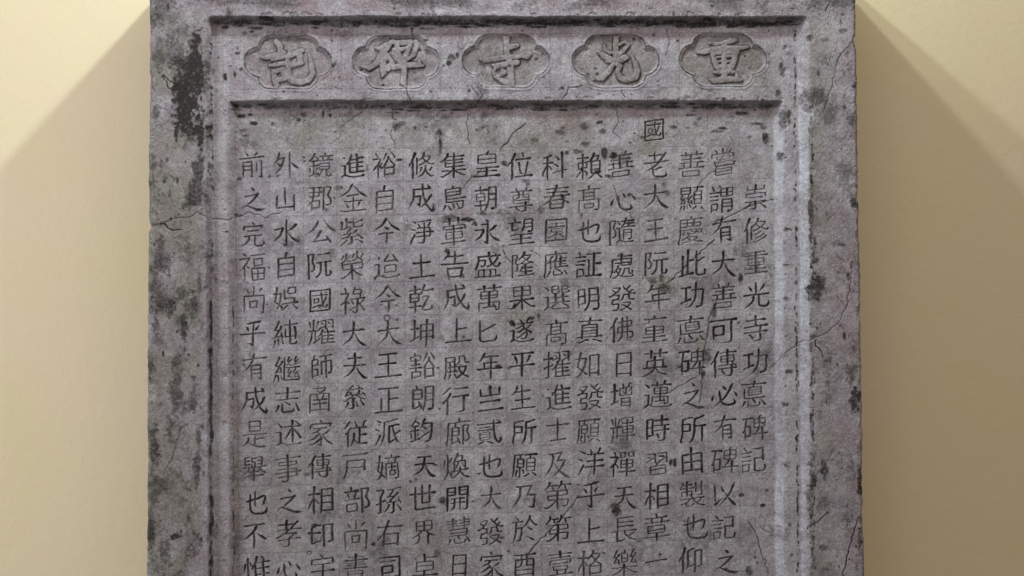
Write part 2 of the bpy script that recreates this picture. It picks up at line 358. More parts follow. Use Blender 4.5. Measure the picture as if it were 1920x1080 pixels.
# brush strokes of each character, in the order of the sorted characters: x, y, radius, x, y, radius ...
STROKES = [
 [[28,120,60,49,117,63,70,114,52,91,111,48,112,108,49,133,105,49,154,102,50,175,100,72,196,97,66]],
 [[104,28,42,104,66,68,104,104,65,104,143,66,104,181,35],[104,100,60,120,98,52,135,95,49,150,92,50,166,89,66],[28,193,60,71,188,52,114,184,49,157,180,50,200,175,66]],
 [[45,47,60,78,43,52,112,39,49,146,35,50,179,31,66],[131,43,49,123,56,86,116,70,81,108,83,75,97,97,69,82,110,61,64,124,52,46,137,33,28,150,8],[112,85,42,112,114,68,112,144,65,112,173,66,112,202,35],[135,97,21,148,106,44,162,116,68,175,125,84,189,135,56]],
 [[60,39,47,60,76,78,60,112,78,61,148,78,61,185,68,102,181,55,144,176,55,185,172,84],[27,90,60,68,85,48,109,80,48,150,76,48,191,71,95],[108,28,60,108,64,69,108,100,69,108,136,69,109,139,62,112,140,48,152,135,48,157,133,69,157,97,69,158,61,69,158,26,95]],
 [[54,47,60,79,43,52,104,39,49,129,35,50,154,31,66],[81,43,49,81,58,87,82,72,82,81,87,77,77,104,71,69,125,63,57,148,54,44,173,35,31,196,8],[154,31,56,145,53,59,136,75,62,127,97,64,145,95,65,163,94,67,181,93,67,177,122,68,173,152,69,170,181,76,158,180,76,147,179,43,135,177,10]],
 [[102,24,21,108,29,44,113,35,68,118,41,84,124,47,56],[58,89,60,82,84,52,106,79,49,130,75,50,154,70,66],[154,70,49,147,79,87,140,88,82,132,97,77,122,108,71,108,121,63,92,134,54,75,148,35,58,162,8],[31,177,24,39,171,29,47,163,34,55,157,38,64,154,42,75,155,47,87,160,54,100,165,62,112,170,70,124,174,77,136,179,85,148,183,92,160,185,99,171,185,101,182,183,70,193,181,39,204,179,8]],
 [[166,28,49,152,32,85,139,36,78,125,40,71,112,43,64,99,45,56,85,47,48,72,49,28,58,51,8],[66,70,21,71,76,44,76,83,68,80,90,84,85,97,56],[158,58,21,152,67,44,147,76,68,141,84,84,135,93,56],[28,124,60,70,119,52,112,114,49,154,109,50,196,104,66],[116,43,56,116,93,63,116,143,68,116,193,71,106,188,78,95,182,54,85,177,10]],
 [[43,104,49,60,100,76,77,95,71,95,90,66,112,85,64,131,78,66,151,70,69,169,63,72,181,62,73,186,69,74,184,82,76,181,97,80,177,108,80,174,115,60,170,119,43,166,123,27,162,127,10],[112,31,42,112,57,68,112,83,65,112,109,66,112,135,35],[74,51,49,73,73,76,72,95,71,71,117,67,72,135,63,73,149,64,75,161,66,79,170,67,85,177,67,94,183,69,105,186,70,118,188,71,131,189,72,146,188,74,162,186,75,177,183,77,189,177,81,195,169,84,197,158,61,199,146,35,200,135,10]],
 [[28,60,42,67,55,34,106,51,68],[62,29,35,68,32,98,68,58,78,68,83,78],[130,58,55,161,54,48,193,51,95],[140,25,82,133,42,69,130,56,68,112,85,61,100,87,52,96,81,61,92,80,48,68,83,48,44,86,49,39,89,69,38,112,70,38,134,70,39,137,62,42,138,48,69,134,48,96,131,50,98,126,70,98,88,70],[38,113,39,68,109,34,98,106,39],[26,168,42,66,163,34,106,159,68],[122,99,29,162,95,49,165,96,66,166,100,69,163,107,66,145,135,65,126,162,67,122,175,70,124,184,59,140,187,49,174,183,49,184,180,52,187,177,65,189,171,70,190,153,19],[68,137,78,68,169,78,68,200,59,68,208,18]],
 [[28,148,42,69,143,34,110,138,34,151,134,34,192,129,68],[108,30,94,108,68,78,108,107,78,108,146,78,108,184,78,105,191,73,102,193,57,88,197,55,73,196,56],[28,56,42,69,51,34,109,46,34,149,42,34,190,37,68],[42,119,25,47,122,49,86,117,39,126,113,39,166,109,39,168,114,56,168,154,56,167,157,50,164,158,39,124,163,39,84,167,39,45,172,39],[108,92,39,134,89,34,160,86,35,166,80,49,166,66,49,160,63,35,125,67,34,91,71,34,56,75,35,54,81,49,54,95,49,56,97,35,82,95,34,108,92,39]],
 [[43,136,60,86,131,48,130,126,48,173,121,95],[104,24,35,110,27,98,110,58,78,110,88,78],[44,49,60,44,92,69,46,95,48,87,91,48,127,86,48,168,82,48,173,80,55,176,76,69,176,34,95],[27,196,60,68,191,48,109,186,48,150,182,48,191,177,95]],
 [[112,24,49,105,35,86,98,47,81,91,58,75,81,70,68,69,81,60,54,93,52,39,104,32,24,116,8],[112,31,24,122,43,35,133,56,46,143,67,60,154,77,73,166,86,87,179,92,99,192,98,70,204,104,8],[100,81,21,106,85,44,112,89,68,118,93,84,124,97,56],[66,131,60,88,128,52,110,125,49,132,123,50,154,120,66],[116,124,42,115,143,68,114,163,65,113,183,66,112,202,35]],
 [[43,58,42,45,86,68,47,114,65,49,142,66,51,170,35],[47,181,84,60,170,72,74,158,53,87,147,32,100,135,10],[85,62,21,90,71,44,95,79,68,100,88,84,104,97,56],[177,35,49,169,54,86,162,73,80,154,93,74,143,112,67,128,132,60,110,152,51,92,172,32,74,193,8],[112,104,24,123,118,37,134,133,50,144,146,67,154,158,81,163,167,94,172,175,101,180,182,58,189,189,8]],
 [[159,155,67,178,150,58,182,146,78,182,113,78,182,79,78,182,46,78,178,44,55,139,50,69,139,85,78,138,121,78,138,156,78,138,192,78],[125,35,69,92,49,60,86,55,78,86,89,78,86,123,78,86,157,78,80,170,47,68,181,8],[86,159,43,107,152,45,123,141,48],[48,93,52,40,97,56,36,101,65,29,114,69,28,128,43,25,133,7],[59,31,35,66,35,97,53,71,78,49,91,78,52,99,78,52,133,78,52,168,78,52,202,59,52,210,18]],
 [[131,26,64,137,51,64],[79,188,60,116,183,48,154,179,48,191,175,95],[78,32,91,58,72,77,54,87,78,56,98,78,56,133,78,56,167,78,56,201,78],[54,93,52,42,98,61,27,119,40,22,123,7],[87,69,60,120,65,48,152,61,48,185,58,95],[101,86,27,105,89,74,110,119,60,114,150,60,117,157,57,124,165,55],[169,82,71,162,114,60,156,147,60,150,180,60]],
 [[78,62,25,111,58,42,143,54,42,176,51,42,181,52,60,182,82,60,180,87,42,149,91,42,117,95,42,86,99,42,82,104,59,78,128,60,78,136,59,82,137,42,116,134,42,151,130,42,185,127,50,186,151,60,183,165,59,180,168,42,164,170,64],[108,28,25,112,30,70,112,65,56,112,100,56,112,134,56],[142,24,25,146,27,70,146,68,56,146,109,56,146,150,56,146,192,42,146,198,12],[110,134,65,110,146,64,103,166,62,88,187,58,80,193,49,72,195,28,56,195,7],[78,34,74,70,39,74,54,71,77,50,87,78,52,99,78,52,133,78,52,168,78,52,202,78],[50,93,52,38,99,61,23,120,40,18,124,7]],
 [[125,29,67,122,47,55,117,52,53,113,61,52,107,65,49,95,79,45,83,82,42,79,88,56,78,129,56,78,169,56],[122,49,39,150,46,39,177,43,41,178,50,56,175,57,52,152,85,51],[62,29,35,68,33,96,51,73,77,47,93,78,50,103,78,50,136,78,50,169,78,50,202,59,50,210,18],[46,96,55,36,102,63,24,122,41,19,125,7],[95,189,42,106,192,34,138,180,37,166,164,40,189,145,68],[111,163,40,132,152,40,153,141,42,171,125,44],[107,137,38,119,132,40,151,112,41],[92,113,45,120,102,40,146,86,40,151,86,43,158,92,42,181,99,38,198,96,72],[114,62,47,142,87,47]],
 [[129,28,83,125,46,68,119,51,64,115,59,60,94,74,35,83,78,7],[116,60,48,138,83,48],[140,110,42,139,139,69,152,163,66,166,174,60,177,180,54,186,181,48,198,177,19],[148,82,57,152,89,52,163,93,46,180,98,43,196,96,64],[140,145,47,135,148,56,126,166,57,118,176,52,106,186,46,88,194,27,74,196,6],[126,46,39,164,42,39,169,44,56,166,56,54,148,82,52],[95,111,45,128,95,46,135,89,54,138,83,58],[62,29,35,68,33,96,51,71,77,47,93,78,50,101,78,50,135,78,50,168,78,50,202,59,50,210,18],[46,96,55,35,103,60,27,115,68,25,124,43,23,129,7],[182,121,50,168,144,50],[109,131,66,99,159,34,95,162,6],[138,83,55,148,82,55],[74,56,25,78,58,70,78,95,56,78,131,56,78,167,42,78,173,12]],
 [[74,154,42,114,150,34,154,145,34,194,141,68],[77,134,42,110,129,34,143,124,34,176,119,35,191,124,68],[68,43,76,54,73,77,50,87,78,52,99,78,52,133,78,52,168,78,52,202,59,52,210,18],[128,23,35,134,27,98,134,59,78,134,91,78,134,123,78],[100,151,60,101,165,58,116,182,64],[90,89,23,120,85,21,150,82,21,180,78,23],[50,93,52,38,99,61,23,120,40,18,124,7],[77,35,41,71,38,47,68,43,54],[164,122,78,164,146,78,164,170,78,161,184,77,158,187,55,133,190,34,114,188,8],[168,102,41,177,98,41,180,92,49,180,64,49,178,59,35,137,64,34,96,68,34,90,71,49,90,103,49,92,107,35,126,104,34,160,101,34,168,102,40],[68,43,42,84,47,35,120,43,34,156,39,34,191,35,68],[168,102,55,174,119,55]],
 [[112,24,42,112,43,68,112,62,65,112,81,66,112,100,35],[62,47,21,67,54,44,72,62,68,76,70,84,81,77,56],[170,35,49,165,42,84,160,49,76,155,56,68,150,62,60,146,67,53,142,72,42,139,77,25,135,81,8],[28,112,60,70,108,52,112,104,49,154,100,50,196,97,66],[93,108,49,92,120,87,92,131,81,91,143,76,85,154,71,74,166,63,59,177,53,43,189,34,28,200,8],[131,104,49,131,122,75,130,140,68,130,157,63,131,170,65,134,177,67,138,182,68,144,184,69,150,185,70,160,185,71,172,184,73,184,182,75,193,177,77,196,171,80,197,162,78,196,152,44,196,143,10]],
 [[93,43,49,88,54,86,83,64,80,77,75,74,70,85,67,60,95,59,49,105,51,37,114,31,26,124,8],[127,35,24,135,46,34,142,57,44,149,67,55,158,77,68,169,87,82,180,95,96,192,104,77,204,112,8],[112,104,49,106,113,86,101,121,79,95,130,73,89,139,66,83,148,58,76,158,50,69,168,30,62,177,8],[62,177,60,75,175,62,87,173,51,100,172,48,112,170,49,124,168,50,135,166,50,147,164,73,158,162,66],[139,135,21,147,147,44,154,158,68,162,170,84,170,181,56]],
 [[74,24,17,77,29,37,81,35,56,85,41,70,89,47,46],[150,20,41,146,27,65,141,33,53,136,40,41,131,47,7],[24,70,49,68,65,43,112,60,40,156,55,42,200,51,55],[51,93,35,51,121,57,51,148,54,51,176,55,51,204,29],[51,93,46,71,91,49,92,89,52,112,87,54,112,124,56,112,160,57,112,196,62,107,194,44,102,191,26,97,189,9],[54,124,49,68,123,43,81,122,40,95,121,42,108,120,55],[54,150,49,68,149,43,81,148,40,95,148,42,108,147,55],[143,93,35,143,111,57,143,129,54,143,148,55,143,166,29],[181,81,46,181,121,53,181,161,56,181,200,60,173,196,65,166,193,43,158,189,9]],
 [[136,27,83,134,62,70,132,98,70,128,122,69,120,147,68,104,173,65,95,184,58,80,194,34,62,199,7],[24,170,53,37,161,47,62,150,45,94,139,84],[27,64,60,59,60,48,91,56,95],[60,60,78,60,90,78,60,120,78,60,150,78],[98,76,29,139,71,48,180,66,49,186,70,70,184,106,70,182,142,70,175,175,68,164,184,50,140,187,75]],
 [[58,114,49,76,109,51,107,93,53,137,76,53,168,60,53],[58,41,47,58,82,78,58,122,78,58,162,78,60,178,78,64,183,61,86,187,55,119,183,55,152,179,55,170,173,58,175,169,74,180,158,78,185,131,21]],
 [[108,46,39,146,42,34,184,38,68],[102,24,35,108,28,98,108,50,78,108,72,78],[108,134,78,108,165,78,108,195,59,108,204,18],[27,172,60,68,167,48,109,162,48,150,158,48,191,153,95],[52,109,39,91,104,34,129,100,34,168,96,39],[108,134,40,116,132,34,139,129,34,162,126,34,167,123,49,168,97,49,168,72,49,166,67,35,130,70,34,95,74,34,60,78,34,53,81,49,53,109,49,53,138,45,77,136,34,102,133,34,108,134,41]],
 [[42,106,55,69,103,48,97,100,95],[92,39,35,99,43,70,86,41,55,64,51,58,43,61,76,42,96,78,42,131,78,42,166,78,44,170,61,50,169,56,75,159,57,101,150,57],[151,158,66,176,152,57,180,146,78,180,111,78,180,76,78,180,40,78,176,39,55,150,42,55,124,46,56,122,51,78,122,87,78,122,122,78,122,158,78,122,194,78]],
 [[123,139,33,133,173,60],[126,96,56,129,105,49,157,120,44,182,126,40,197,122,15],[29,142,45,36,144,37,43,141,40,70,125,42,86,113,45,96,101,44,106,95,37,120,98,37,126,96,42],[65,148,70,58,166,57,46,185,35,40,189,6],[164,67,30,173,82,49,179,85,47,184,93,56],[122,97,52,124,94,38,134,90,34,166,86,34,172,83,41],[81,80,59,85,92,58,94,102,55],[98,123,94,98,150,78,98,178,78,96,188,77,92,192,56,73,195,34,54,193,8],[129,33,25,141,38,46,145,45,45,155,48,42,166,56,68,174,56,7],[37,105,42,60,99,35,84,93,39],[53,64,42,68,58,34,94,56,34,120,53,34,144,46,40],[97,30,52,76,47,46,70,57,50],[65,73,62,53,85,54,49,93,59,48,101,60],[143,67,64,136,89,64],[156,121,59,152,131,59,153,135,57,174,166,77,183,166,8],[126,92,20,126,96,20]],
 [[62,43,60,82,40,52,102,36,49,123,33,50,143,29,66],[85,39,49,85,55,87,86,70,82,86,86,77,81,104,71,71,125,63,58,149,54,42,173,35,28,196,8],[143,29,56,134,48,62,125,67,66,116,85,68,131,83,69,147,80,76,162,77,10],[162,77,49,155,93,86,148,108,80,141,124,74,131,139,67,118,154,59,102,168,51,86,182,31,70,196,8],[97,104,24,107,118,34,116,132,44,127,146,56,139,158,69,154,168,82,170,177,96,187,184,76,204,193,8]],
 [[164,40,78,164,73,78,164,106,78,164,139,78,164,172,78,161,180,74,156,184,56,125,191,34,105,191,8],[27,56,60,68,51,48,109,46,48,150,42,48,191,37,95],[52,151,55,81,148,55,110,144,55,114,142,78,115,118,78,116,94,78,115,89,74,112,88,55,82,92,55,53,96,73,52,133,78,52,170,59,52,178,18]],
 [[99,33,93,92,56,78,92,70,78],[68,127,53,57,133,60,40,153,61,28,162,35,19,165,7],[29,78,60,69,73,48,109,68,48,149,64,48,189,59,95],[84,71,78,81,88,78,71,111,77,68,123,78,72,133,78,72,166,78,72,199,59,72,208,18],[72,187,55,105,183,48,139,179,48,172,175,55],[68,123,55,102,119,55,137,116,55,171,112,71,172,150,78,172,188,84]],
 [[36,85,42,72,81,34,108,76,34,144,72,68],[52,165,55,86,161,55,120,157,55,125,154,73,126,148,78,125,109,71,90,113,55,54,117,55,52,121,78,52,151,78,52,182,59,52,190,18],[33,53,33,69,49,55,104,45,55,140,42,55,175,38,69,175,71,78,175,104,78,176,137,78,176,171,78,173,179,75,170,181,55,141,187,84]],
 [[74,24,49,71,31,86,69,39,79,66,47,73,62,54,66,56,61,59,50,68,51,42,75,31,35,81,8],[66,58,60,90,55,52,114,52,49,138,50,50,162,47,66],[112,20,42,112,40,68,112,60,65,112,80,66,112,100,35],[28,108,60,70,104,52,112,100,49,154,97,50,196,93,66],[66,131,42,68,148,68,70,166,65,72,183,66,74,200,35],[66,133,56,97,131,62,127,128,66,158,125,68,154,149,69,150,173,76,147,196,10],[74,189,60,92,187,52,110,186,49,128,184,50,147,183,66]],
 [[64,104,60,63,118,60,68,135,59],[34,107,42,72,103,34,110,98,34,148,94,34,186,90,68],[108,52,78,108,91,78,108,130,78],[50,81,42,90,77,34,130,72,34,170,67,68],[147,24,59,142,47,59],[38,58,42,74,54,34,110,50,34,146,46,34,182,42,68],[154,93,60,155,108,60,152,125,60],[28,140,42,69,135,34,110,130,34,151,126,34,192,121,68],[73,35,59,78,54,59],[104,187,39,134,183,34,163,179,44,163,148,49,156,147,34,124,151,34,91,155,34,59,159,35,56,164,49,57,191,45,80,189,34,104,187,39]],
 [[164,24,48,155,36,51,154,47,52],[110,27,78,110,50,78],[36,84,42,36,65,49,38,61,35,68,56,34,105,53,34,141,49,34,178,45,35,182,48,49,182,65,68],[50,115,23,80,112,21,110,108,21,135,103,21,160,98,21,170,100,41],[144,41,28,154,37,28],[50,104,42,52,129,48,64,133,35,99,129,34,133,125,34,168,121,34,175,118,45,182,105,68],[58,35,55,66,45,58,68,55,60],[56,174,39,92,170,34,128,166,34,164,162,39],[66,87,34,67,78,28,74,74,21,110,70,21,146,66,21,152,68,26,154,73,30,152,83,29,148,86,21,110,90,21,72,95,21,67,93,28,66,87,34],[56,174,56,56,158,49,60,154,35,93,150,34,127,147,34,160,143,35,164,148,49,164,182,49,160,184,34,126,188,34,92,192,34,58,196,35,56,192,49,56,174,56]],
 [[83,56,25,104,64,43,112,72,47],[130,74,52,130,82,52,133,88,52,124,111,51],[64,119,42,107,115,34,150,110,68],[42,204,42,42,165,49,42,126,49,43,87,49,48,83,34,77,80,34,106,77,35,114,72,34,122,75,35,145,72,34,168,70,34,173,71,49,173,110,49,174,148,49,174,186,68],[108,114,56,108,142,56,108,170,42,108,176,12],[53,45,23,82,42,39,112,39,39,142,36,39,144,38,56,140,47,50,122,62,49,116,72,53],[42,190,39,75,186,34,108,182,34,141,179,34,174,175,39],[62,148,42,93,144,34,123,141,34,154,137,68],[84,79,39,84,93,39,88,103,39,86,117,39]],
 [[118,75,56,122,109,56,126,126,56,130,132,56,130,144,56],[130,144,39,123,147,43,105,163,27,100,165,6],[130,144,51,140,155,42,150,158,34,157,154,47,161,139,68],[151,88,62,137,124,50,130,130,43],[57,161,42,83,152,35,109,144,68],[116,54,56,116,76,56],[58,82,42,93,78,34,127,74,34,162,70,68],[138,52,30,156,58,30],[68,131,36,96,127,33,98,122,46,97,102,46,92,100,32,68,104,34,66,111,46,66,127,46,68,131,51],[158,179,55,178,176,48,182,174,69,182,139,69,181,103,69,181,68,69,181,33,61,146,37,48,110,41,48,74,45,48,39,49,62,39,85,69,39,120,69,39,156,69,39,191,60,79,187,48,118,183,48,158,179,55]],
 [[154,129,27,164,128,27],[68,69,26,110,64,21,152,59,41],[108,64,56,108,84,56],[54,93,42,90,89,34,126,84,34,162,80,68],[108,128,60,108,140,60],[148,120,25,142,123,24,108,128,23,76,130,24,71,128,33,70,113,33,76,106,24,109,103,23,142,99,24,147,102,33,148,118,33,154,129,33],[154,129,36,142,145,36],[51,165,40,62,165,34,95,145,34,114,140,32,140,145,35,145,150,37,161,156,63],[36,193,52,71,189,52,107,185,52,142,180,52,178,176,52,181,175,70,182,170,74,182,136,74,182,101,74,181,67,74,181,33,66,146,37,52,112,41,52,77,44,52,42,48,52,38,49,66,36,55,74,36,92,74,36,130,74,36,168,74,36,205,55,36,213,17],[106,141,56,106,170,42,106,176,12]],
 [[58,93,60,86,90,52,114,87,49,142,84,50,170,81,66],[112,28,42,112,66,68,112,104,65,112,143,66,112,181,35],[28,193,60,71,188,52,114,184,49,157,180,50,200,175,66]],
 [[132,21,35,138,24,98,138,66,78,138,108,78,138,150,78,138,192,59,138,200,18],[96,100,55,139,95,48,182,90,55],[96,140,39,139,135,34,182,130,39],[26,170,53,48,158,55,56,150,53,72,145,55,81,134,62],[48,32,35,54,36,98,54,74,78,54,112,78,54,151,78],[96,153,60,96,122,69,97,91,69,97,60,69,102,57,48,138,53,48,174,49,48,180,49,58,182,54,69,182,84,69,182,113,69,182,143,95],[25,88,60,51,85,48,77,82,95]],
 [[102,159,39,136,155,34,170,151,39],[109,70,23,119,95,42],[109,31,71,114,42,58,112,58,58],[170,177,39,138,181,39,106,185,39,103,184,53,102,179,56,102,157,56,103,134,47,135,130,39,168,126,39,170,129,56,170,159,56,170,189,42,170,195,12],[46,33,35,52,36,98,52,78,78,52,119,78,52,161,78],[28,175,49,56,159,42,76,153,78],[167,64,45,153,89,23,149,93,4],[136,55,56,136,81,56,136,107,56],[27,88,60,50,85,48,73,82,95],[175,21,59,165,29,54,158,43,59,156,51,60],[112,58,39,154,52,34,179,51,45,179,76,49,179,100,49,172,103,34,132,107,34,92,111,35,90,107,49,91,63,49,96,60,35,112,58,39]],
 [[31,85,60,72,81,52,112,77,49,152,74,50,193,70,66],[112,24,42,112,62,68,112,100,65,112,139,66,112,177,35],[58,189,60,86,185,52,114,181,49,142,177,50,170,173,66]],
 [[56,116,42,92,112,34,126,108,34,162,104,68],[26,198,42,68,193,34,109,188,34,150,184,34,192,179,68],[142,155,60,142,166,60,138,183,59],[110,27,98,110,66,78],[42,76,42,76,72,34,109,68,34,142,65,34,176,61,68],[78,162,58,82,189,58],[36,120,42,37,99,49,44,96,34,77,92,34,111,88,34,144,84,34,178,81,35,182,84,49,182,101,68],[28,54,42,69,49,34,109,44,34,149,40,34,190,35,68],[78,162,39,116,157,34,154,153,35,160,147,49,160,129,49,154,125,35,123,129,34,92,133,34,60,136,35,58,140,49,59,162,49,62,163,35,78,162,39]],
 [[74,28,49,71,39,86,69,50,80,67,62,74,62,74,68,55,86,60,46,98,51,37,111,32,28,124,8],[66,70,60,76,68,52,87,66,49,98,64,50,108,62,66],[108,62,49,104,77,86,101,92,81,96,107,76,89,124,69,77,141,61,63,159,52,47,178,33,31,196,8],[54,97,21,62,103,44,70,110,68,77,117,84,85,124,56],[143,24,42,143,68,68,143,113,65,143,158,66,143,202,35],[143,89,21,157,100,44,172,112,68,186,124,84,200,135,56]],
 [[39,97,60,57,94,63,76,92,52,94,89,48,112,87,49,130,85,49,148,83,50,167,81,72,185,79,66],[112,26,49,112,37,77,113,49,86,113,61,82,112,74,79,110,88,75,108,104,70,104,120,65,97,135,60,84,150,54,67,164,46,49,178,27,31,193,8],[112,93,24,120,108,34,127,123,44,135,138,56,143,150,68,152,161,78,161,169,88,171,176,97,179,181,101,186,184,75,192,185,52,198,185,31,204,185,8]],
 [[64,54,60,88,52,52,112,49,49,136,46,50,160,43,66],[45,108,60,77,105,52,109,101,49,141,98,50,173,95,66],[112,51,49,111,64,85,111,77,84,110,90,80,108,102,76,105,115,72,102,127,68,97,139,63,89,150,58,77,161,53,63,172,43,47,182,25,31,193,8],[116,102,24,122,115,33,128,127,42,134,140,51,141,150,62,148,160,72,157,169,82,165,176,91,173,181,99,181,184,99,189,185,69,197,185,39,204,185,8]],
 [[64,70,60,88,67,52,112,64,49,136,61,50,160,58,66],[39,116,60,75,112,52,110,109,49,146,106,50,181,102,66],[112,26,49,112,43,87,113,60,83,113,77,78,112,93,74,110,107,70,106,121,66,101,134,62,93,147,57,80,159,52,65,171,41,48,183,25,31,195,8],[116,112,24,122,123,33,129,134,41,136,144,50,143,154,60,150,163,70,158,172,80,166,179,90,173,185,98,181,188,101,189,189,72,196,188,40,204,189,8]],
 [[54,77,69,48,104,69,42,132,70,51,141,60,74,154,58],[25,80,33,59,76,55,92,72,55,97,74,78,93,97,78,89,121,78,74,160,77],[122,190,60,122,156,69,122,122,69,122,89,69,122,55,69,123,52,62,126,50,48,152,47,48,178,44,48,182,46,69,182,79,69,182,113,69,182,146,69,182,179,95],[74,160,64,58,181,62,47,191,57,30,201,34,19,205,7],[74,160,64,84,164,70,100,177,88],[122,173,55,152,169,48,182,166,55],[58,31,27,63,34,74,58,54,60,58,76,60]],
 [[130,160,63,121,165,60,98,190,59,88,194,31,77,195,7],[48,77,42,76,74,42,80,76,60,80,94,60,73,130,59,68,149,59,52,182,58],[89,149,60,124,145,48,158,141,48,193,137,95],[104,46,47,104,77,78,105,108,69,138,105,55,172,102,56,174,107,78,174,139,78],[48,77,90,46,80,90],[46,80,59,41,104,59,36,129,60,36,139,60,38,142,48,47,144,48,64,154,49],[27,79,39,46,80,39],[64,160,55,74,164,58,82,171,66,85,179,75],[161,155,38,189,184,75],[55,35,71,48,77,60],[136,77,39,180,71,35,182,66,49,181,32,49,174,31,34,132,37,43,130,74,49,131,77,41,136,77,40]],
 [[140,23,60,142,43,60],[118,45,39,116,82,39],[96,197,42,96,162,49,96,126,49,96,90,49,98,85,42,104,83,34,144,79,34,183,75,43,183,109,49,184,143,49,184,178,49,180,183,36,165,186,68],[140,79,56,140,105,56,140,131,56],[46,31,25,50,34,70,46,78,56],[140,131,40,159,132,46,160,154,49,157,160,35,123,164,42,123,136,48,140,131,40],[26,80,25,70,75,42,74,77,60,72,107,60,67,131,59,60,154,59,60,162,60],[60,162,59,56,166,65,42,188,64,29,200,37,20,204,7],[60,162,55,70,166,62,81,179,75],[90,48,42,124,45,34,158,41,34,192,37,68],[168,40,60,168,51,60,162,76,59],[112,110,42,140,107,34,168,104,68],[42,78,60,42,92,60,33,133,60,36,138,54,50,149,49,60,152,46]],
 [[31,143,45,57,130,41,76,116,39,94,112,37,130,110,37,166,108,72],[29,94,42,65,89,34,102,85,34,112,86,34,134,80,34,163,78,34,191,75,68],[43,60,60,75,56,48,108,53,48,140,49,49,150,54,63],[110,88,67,105,98,65,99,104,65,96,112,69],[177,29,74,158,50,60,151,54,64,136,79,66],[42,158,42,79,154,34,116,150,34,153,145,34,190,141,68],[92,25,35,98,29,98,98,57,78,98,86,78],[146,110,55,142,121,49,116,140,53,114,164,56,113,188,56,108,192,40,85,195,24,64,194,6]],
 [[166,137,33,181,156,57,190,172,64],[98,90,45,110,86,37,132,84,37,138,85,44],[26,48,31,32,51,61,70,47,49,75,50,69,73,62,68,59,87,67,56,96,70,56,128,70,56,159,70,55,191,70,51,198,53,36,201,49],[26,143,45,56,132,43],[167,59,64,150,77,51,140,84,53,134,95,54,118,111,54,112,122,58],[169,90,31,177,110,50,184,118,51,187,129,56],[97,129,42,112,123,34,138,121,34,162,116,35,176,111,41],[56,126,43,84,116,72],[99,46,42,132,40,35,154,32,35,176,25,34,185,27,68],[110,145,70,101,163,57,84,188,34,76,193,6],[134,39,54,133,50,52,115,74,52,112,86,54],[138,121,78,138,150,78,138,179,78,133,189,63,119,192,34,101,191,8]],
 [[58,92,42,93,88,34,127,84,34,162,80,68],[96,29,58,106,35,67,110,50,69],[110,88,78,110,120,78,110,152,78,109,184,78,104,190,57,75,197,34,55,197,8],[36,92,60,36,65,69,38,61,48,74,56,48,110,52,48,145,48,48,180,44,48,182,48,69,182,75,95],[31,139,60,70,135,48,109,130,48,148,126,48,187,121,95]],
 [[104,20,21,108,25,44,112,29,68,116,34,84,120,39,56],[47,47,21,45,55,44,43,64,68,41,73,84,39,81,56],[47,58,56,93,53,63,139,48,68,185,43,70,180,53,77,175,63,57,170,74,10],[74,89,60,93,87,52,112,84,49,131,82,50,150,79,66],[47,124,60,79,120,52,112,116,49,145,112,50,177,108,66],[89,120,49,88,129,87,88,139,83,87,148,78,81,158,72,70,169,65,56,180,55,39,191,36,24,202,8],[131,116,49,131,131,75,130,147,70,130,162,64,131,173,64,134,181,66,138,185,67,143,188,68,150,189,69,161,189,71,174,188,73,187,185,75,196,181,77,200,174,80,201,166,80,200,156,44,200,147,10]],
 [[104,20,17,108,25,37,112,29,56,116,34,70,120,39,46],[47,51,17,45,59,37,43,68,56,41,76,70,39,85,46],[47,58,46,93,53,53,139,48,56,185,43,58,180,53,64,175,63,47,170,74,9],[70,85,49,91,82,43,112,79,40,133,76,42,154,74,55],[112,81,41,106,87,71,100,93,67,93,99,62,85,104,56,76,109,50,65,114,43,54,119,26,43,124,7],[89,100,46,99,115,50,109,129,52,120,143,55,118,162,56,117,181,57,116,200,58,108,195,64,100,190,48,93,185,9],[104,124,41,97,130,71,90,137,66,82,144,60,74,150,55,64,156,48,53,160,42,42,165,25,31,170,7],[116,147,41,108,156,71,100,165,66,91,174,61,81,181,55,69,187,49,56,192,42,41,196,25,28,200,7],[170,93,41,165,98,70,160,103,64,155,108,59,150,112,52,145,115,46,139,118,40,133,121,23,127,124,7],[124,120,20,132,132,30,140,144,39,149,156,50,158,166,62,168,173,73,180,179,82,191,184,56,202,189,7]],
 [[144,88,78,144,118,78,144,147,78,143,176,78,141,182,74,138,185,55,109,191,34,89,191,8],[31,139,60,70,135,48,109,130,48,148,126,48,187,121,95],[27,102,60,68,97,48,109,92,48,150,88,48,191,83,95],[43,62,60,77,58,48,110,54,48,143,50,48,177,47,95],[102,26,35,108,30,98,108,60,78,108,90,78],[54,154,30,66,156,60,85,177,75]],
 [[124,49,56,124,81,56,127,89,47,140,91,39,170,87,39],[147,26,59,142,47,59],[26,162,42,68,157,34,109,152,34,150,148,34,192,143,68],[30,59,42,70,55,34,109,50,34,148,46,34,188,41,68],[144,128,78,143,156,78,142,184,78,138,189,55,113,192,34,94,191,8],[92,52,56,92,80,56,90,89,53,80,98,44,65,104,25,51,106,6],[70,33,58,80,54,58],[48,119,39,89,115,34,129,110,34,170,105,39],[68,157,58,69,171,54,91,187,62],[124,71,23,162,66,21,168,68,26,170,73,30,170,113,30,167,123,23,144,128,21,114,131,21,84,134,21,54,137,21,49,135,29,48,111,30,48,87,30,50,81,26,56,78,21,90,75,21,124,71,23]],
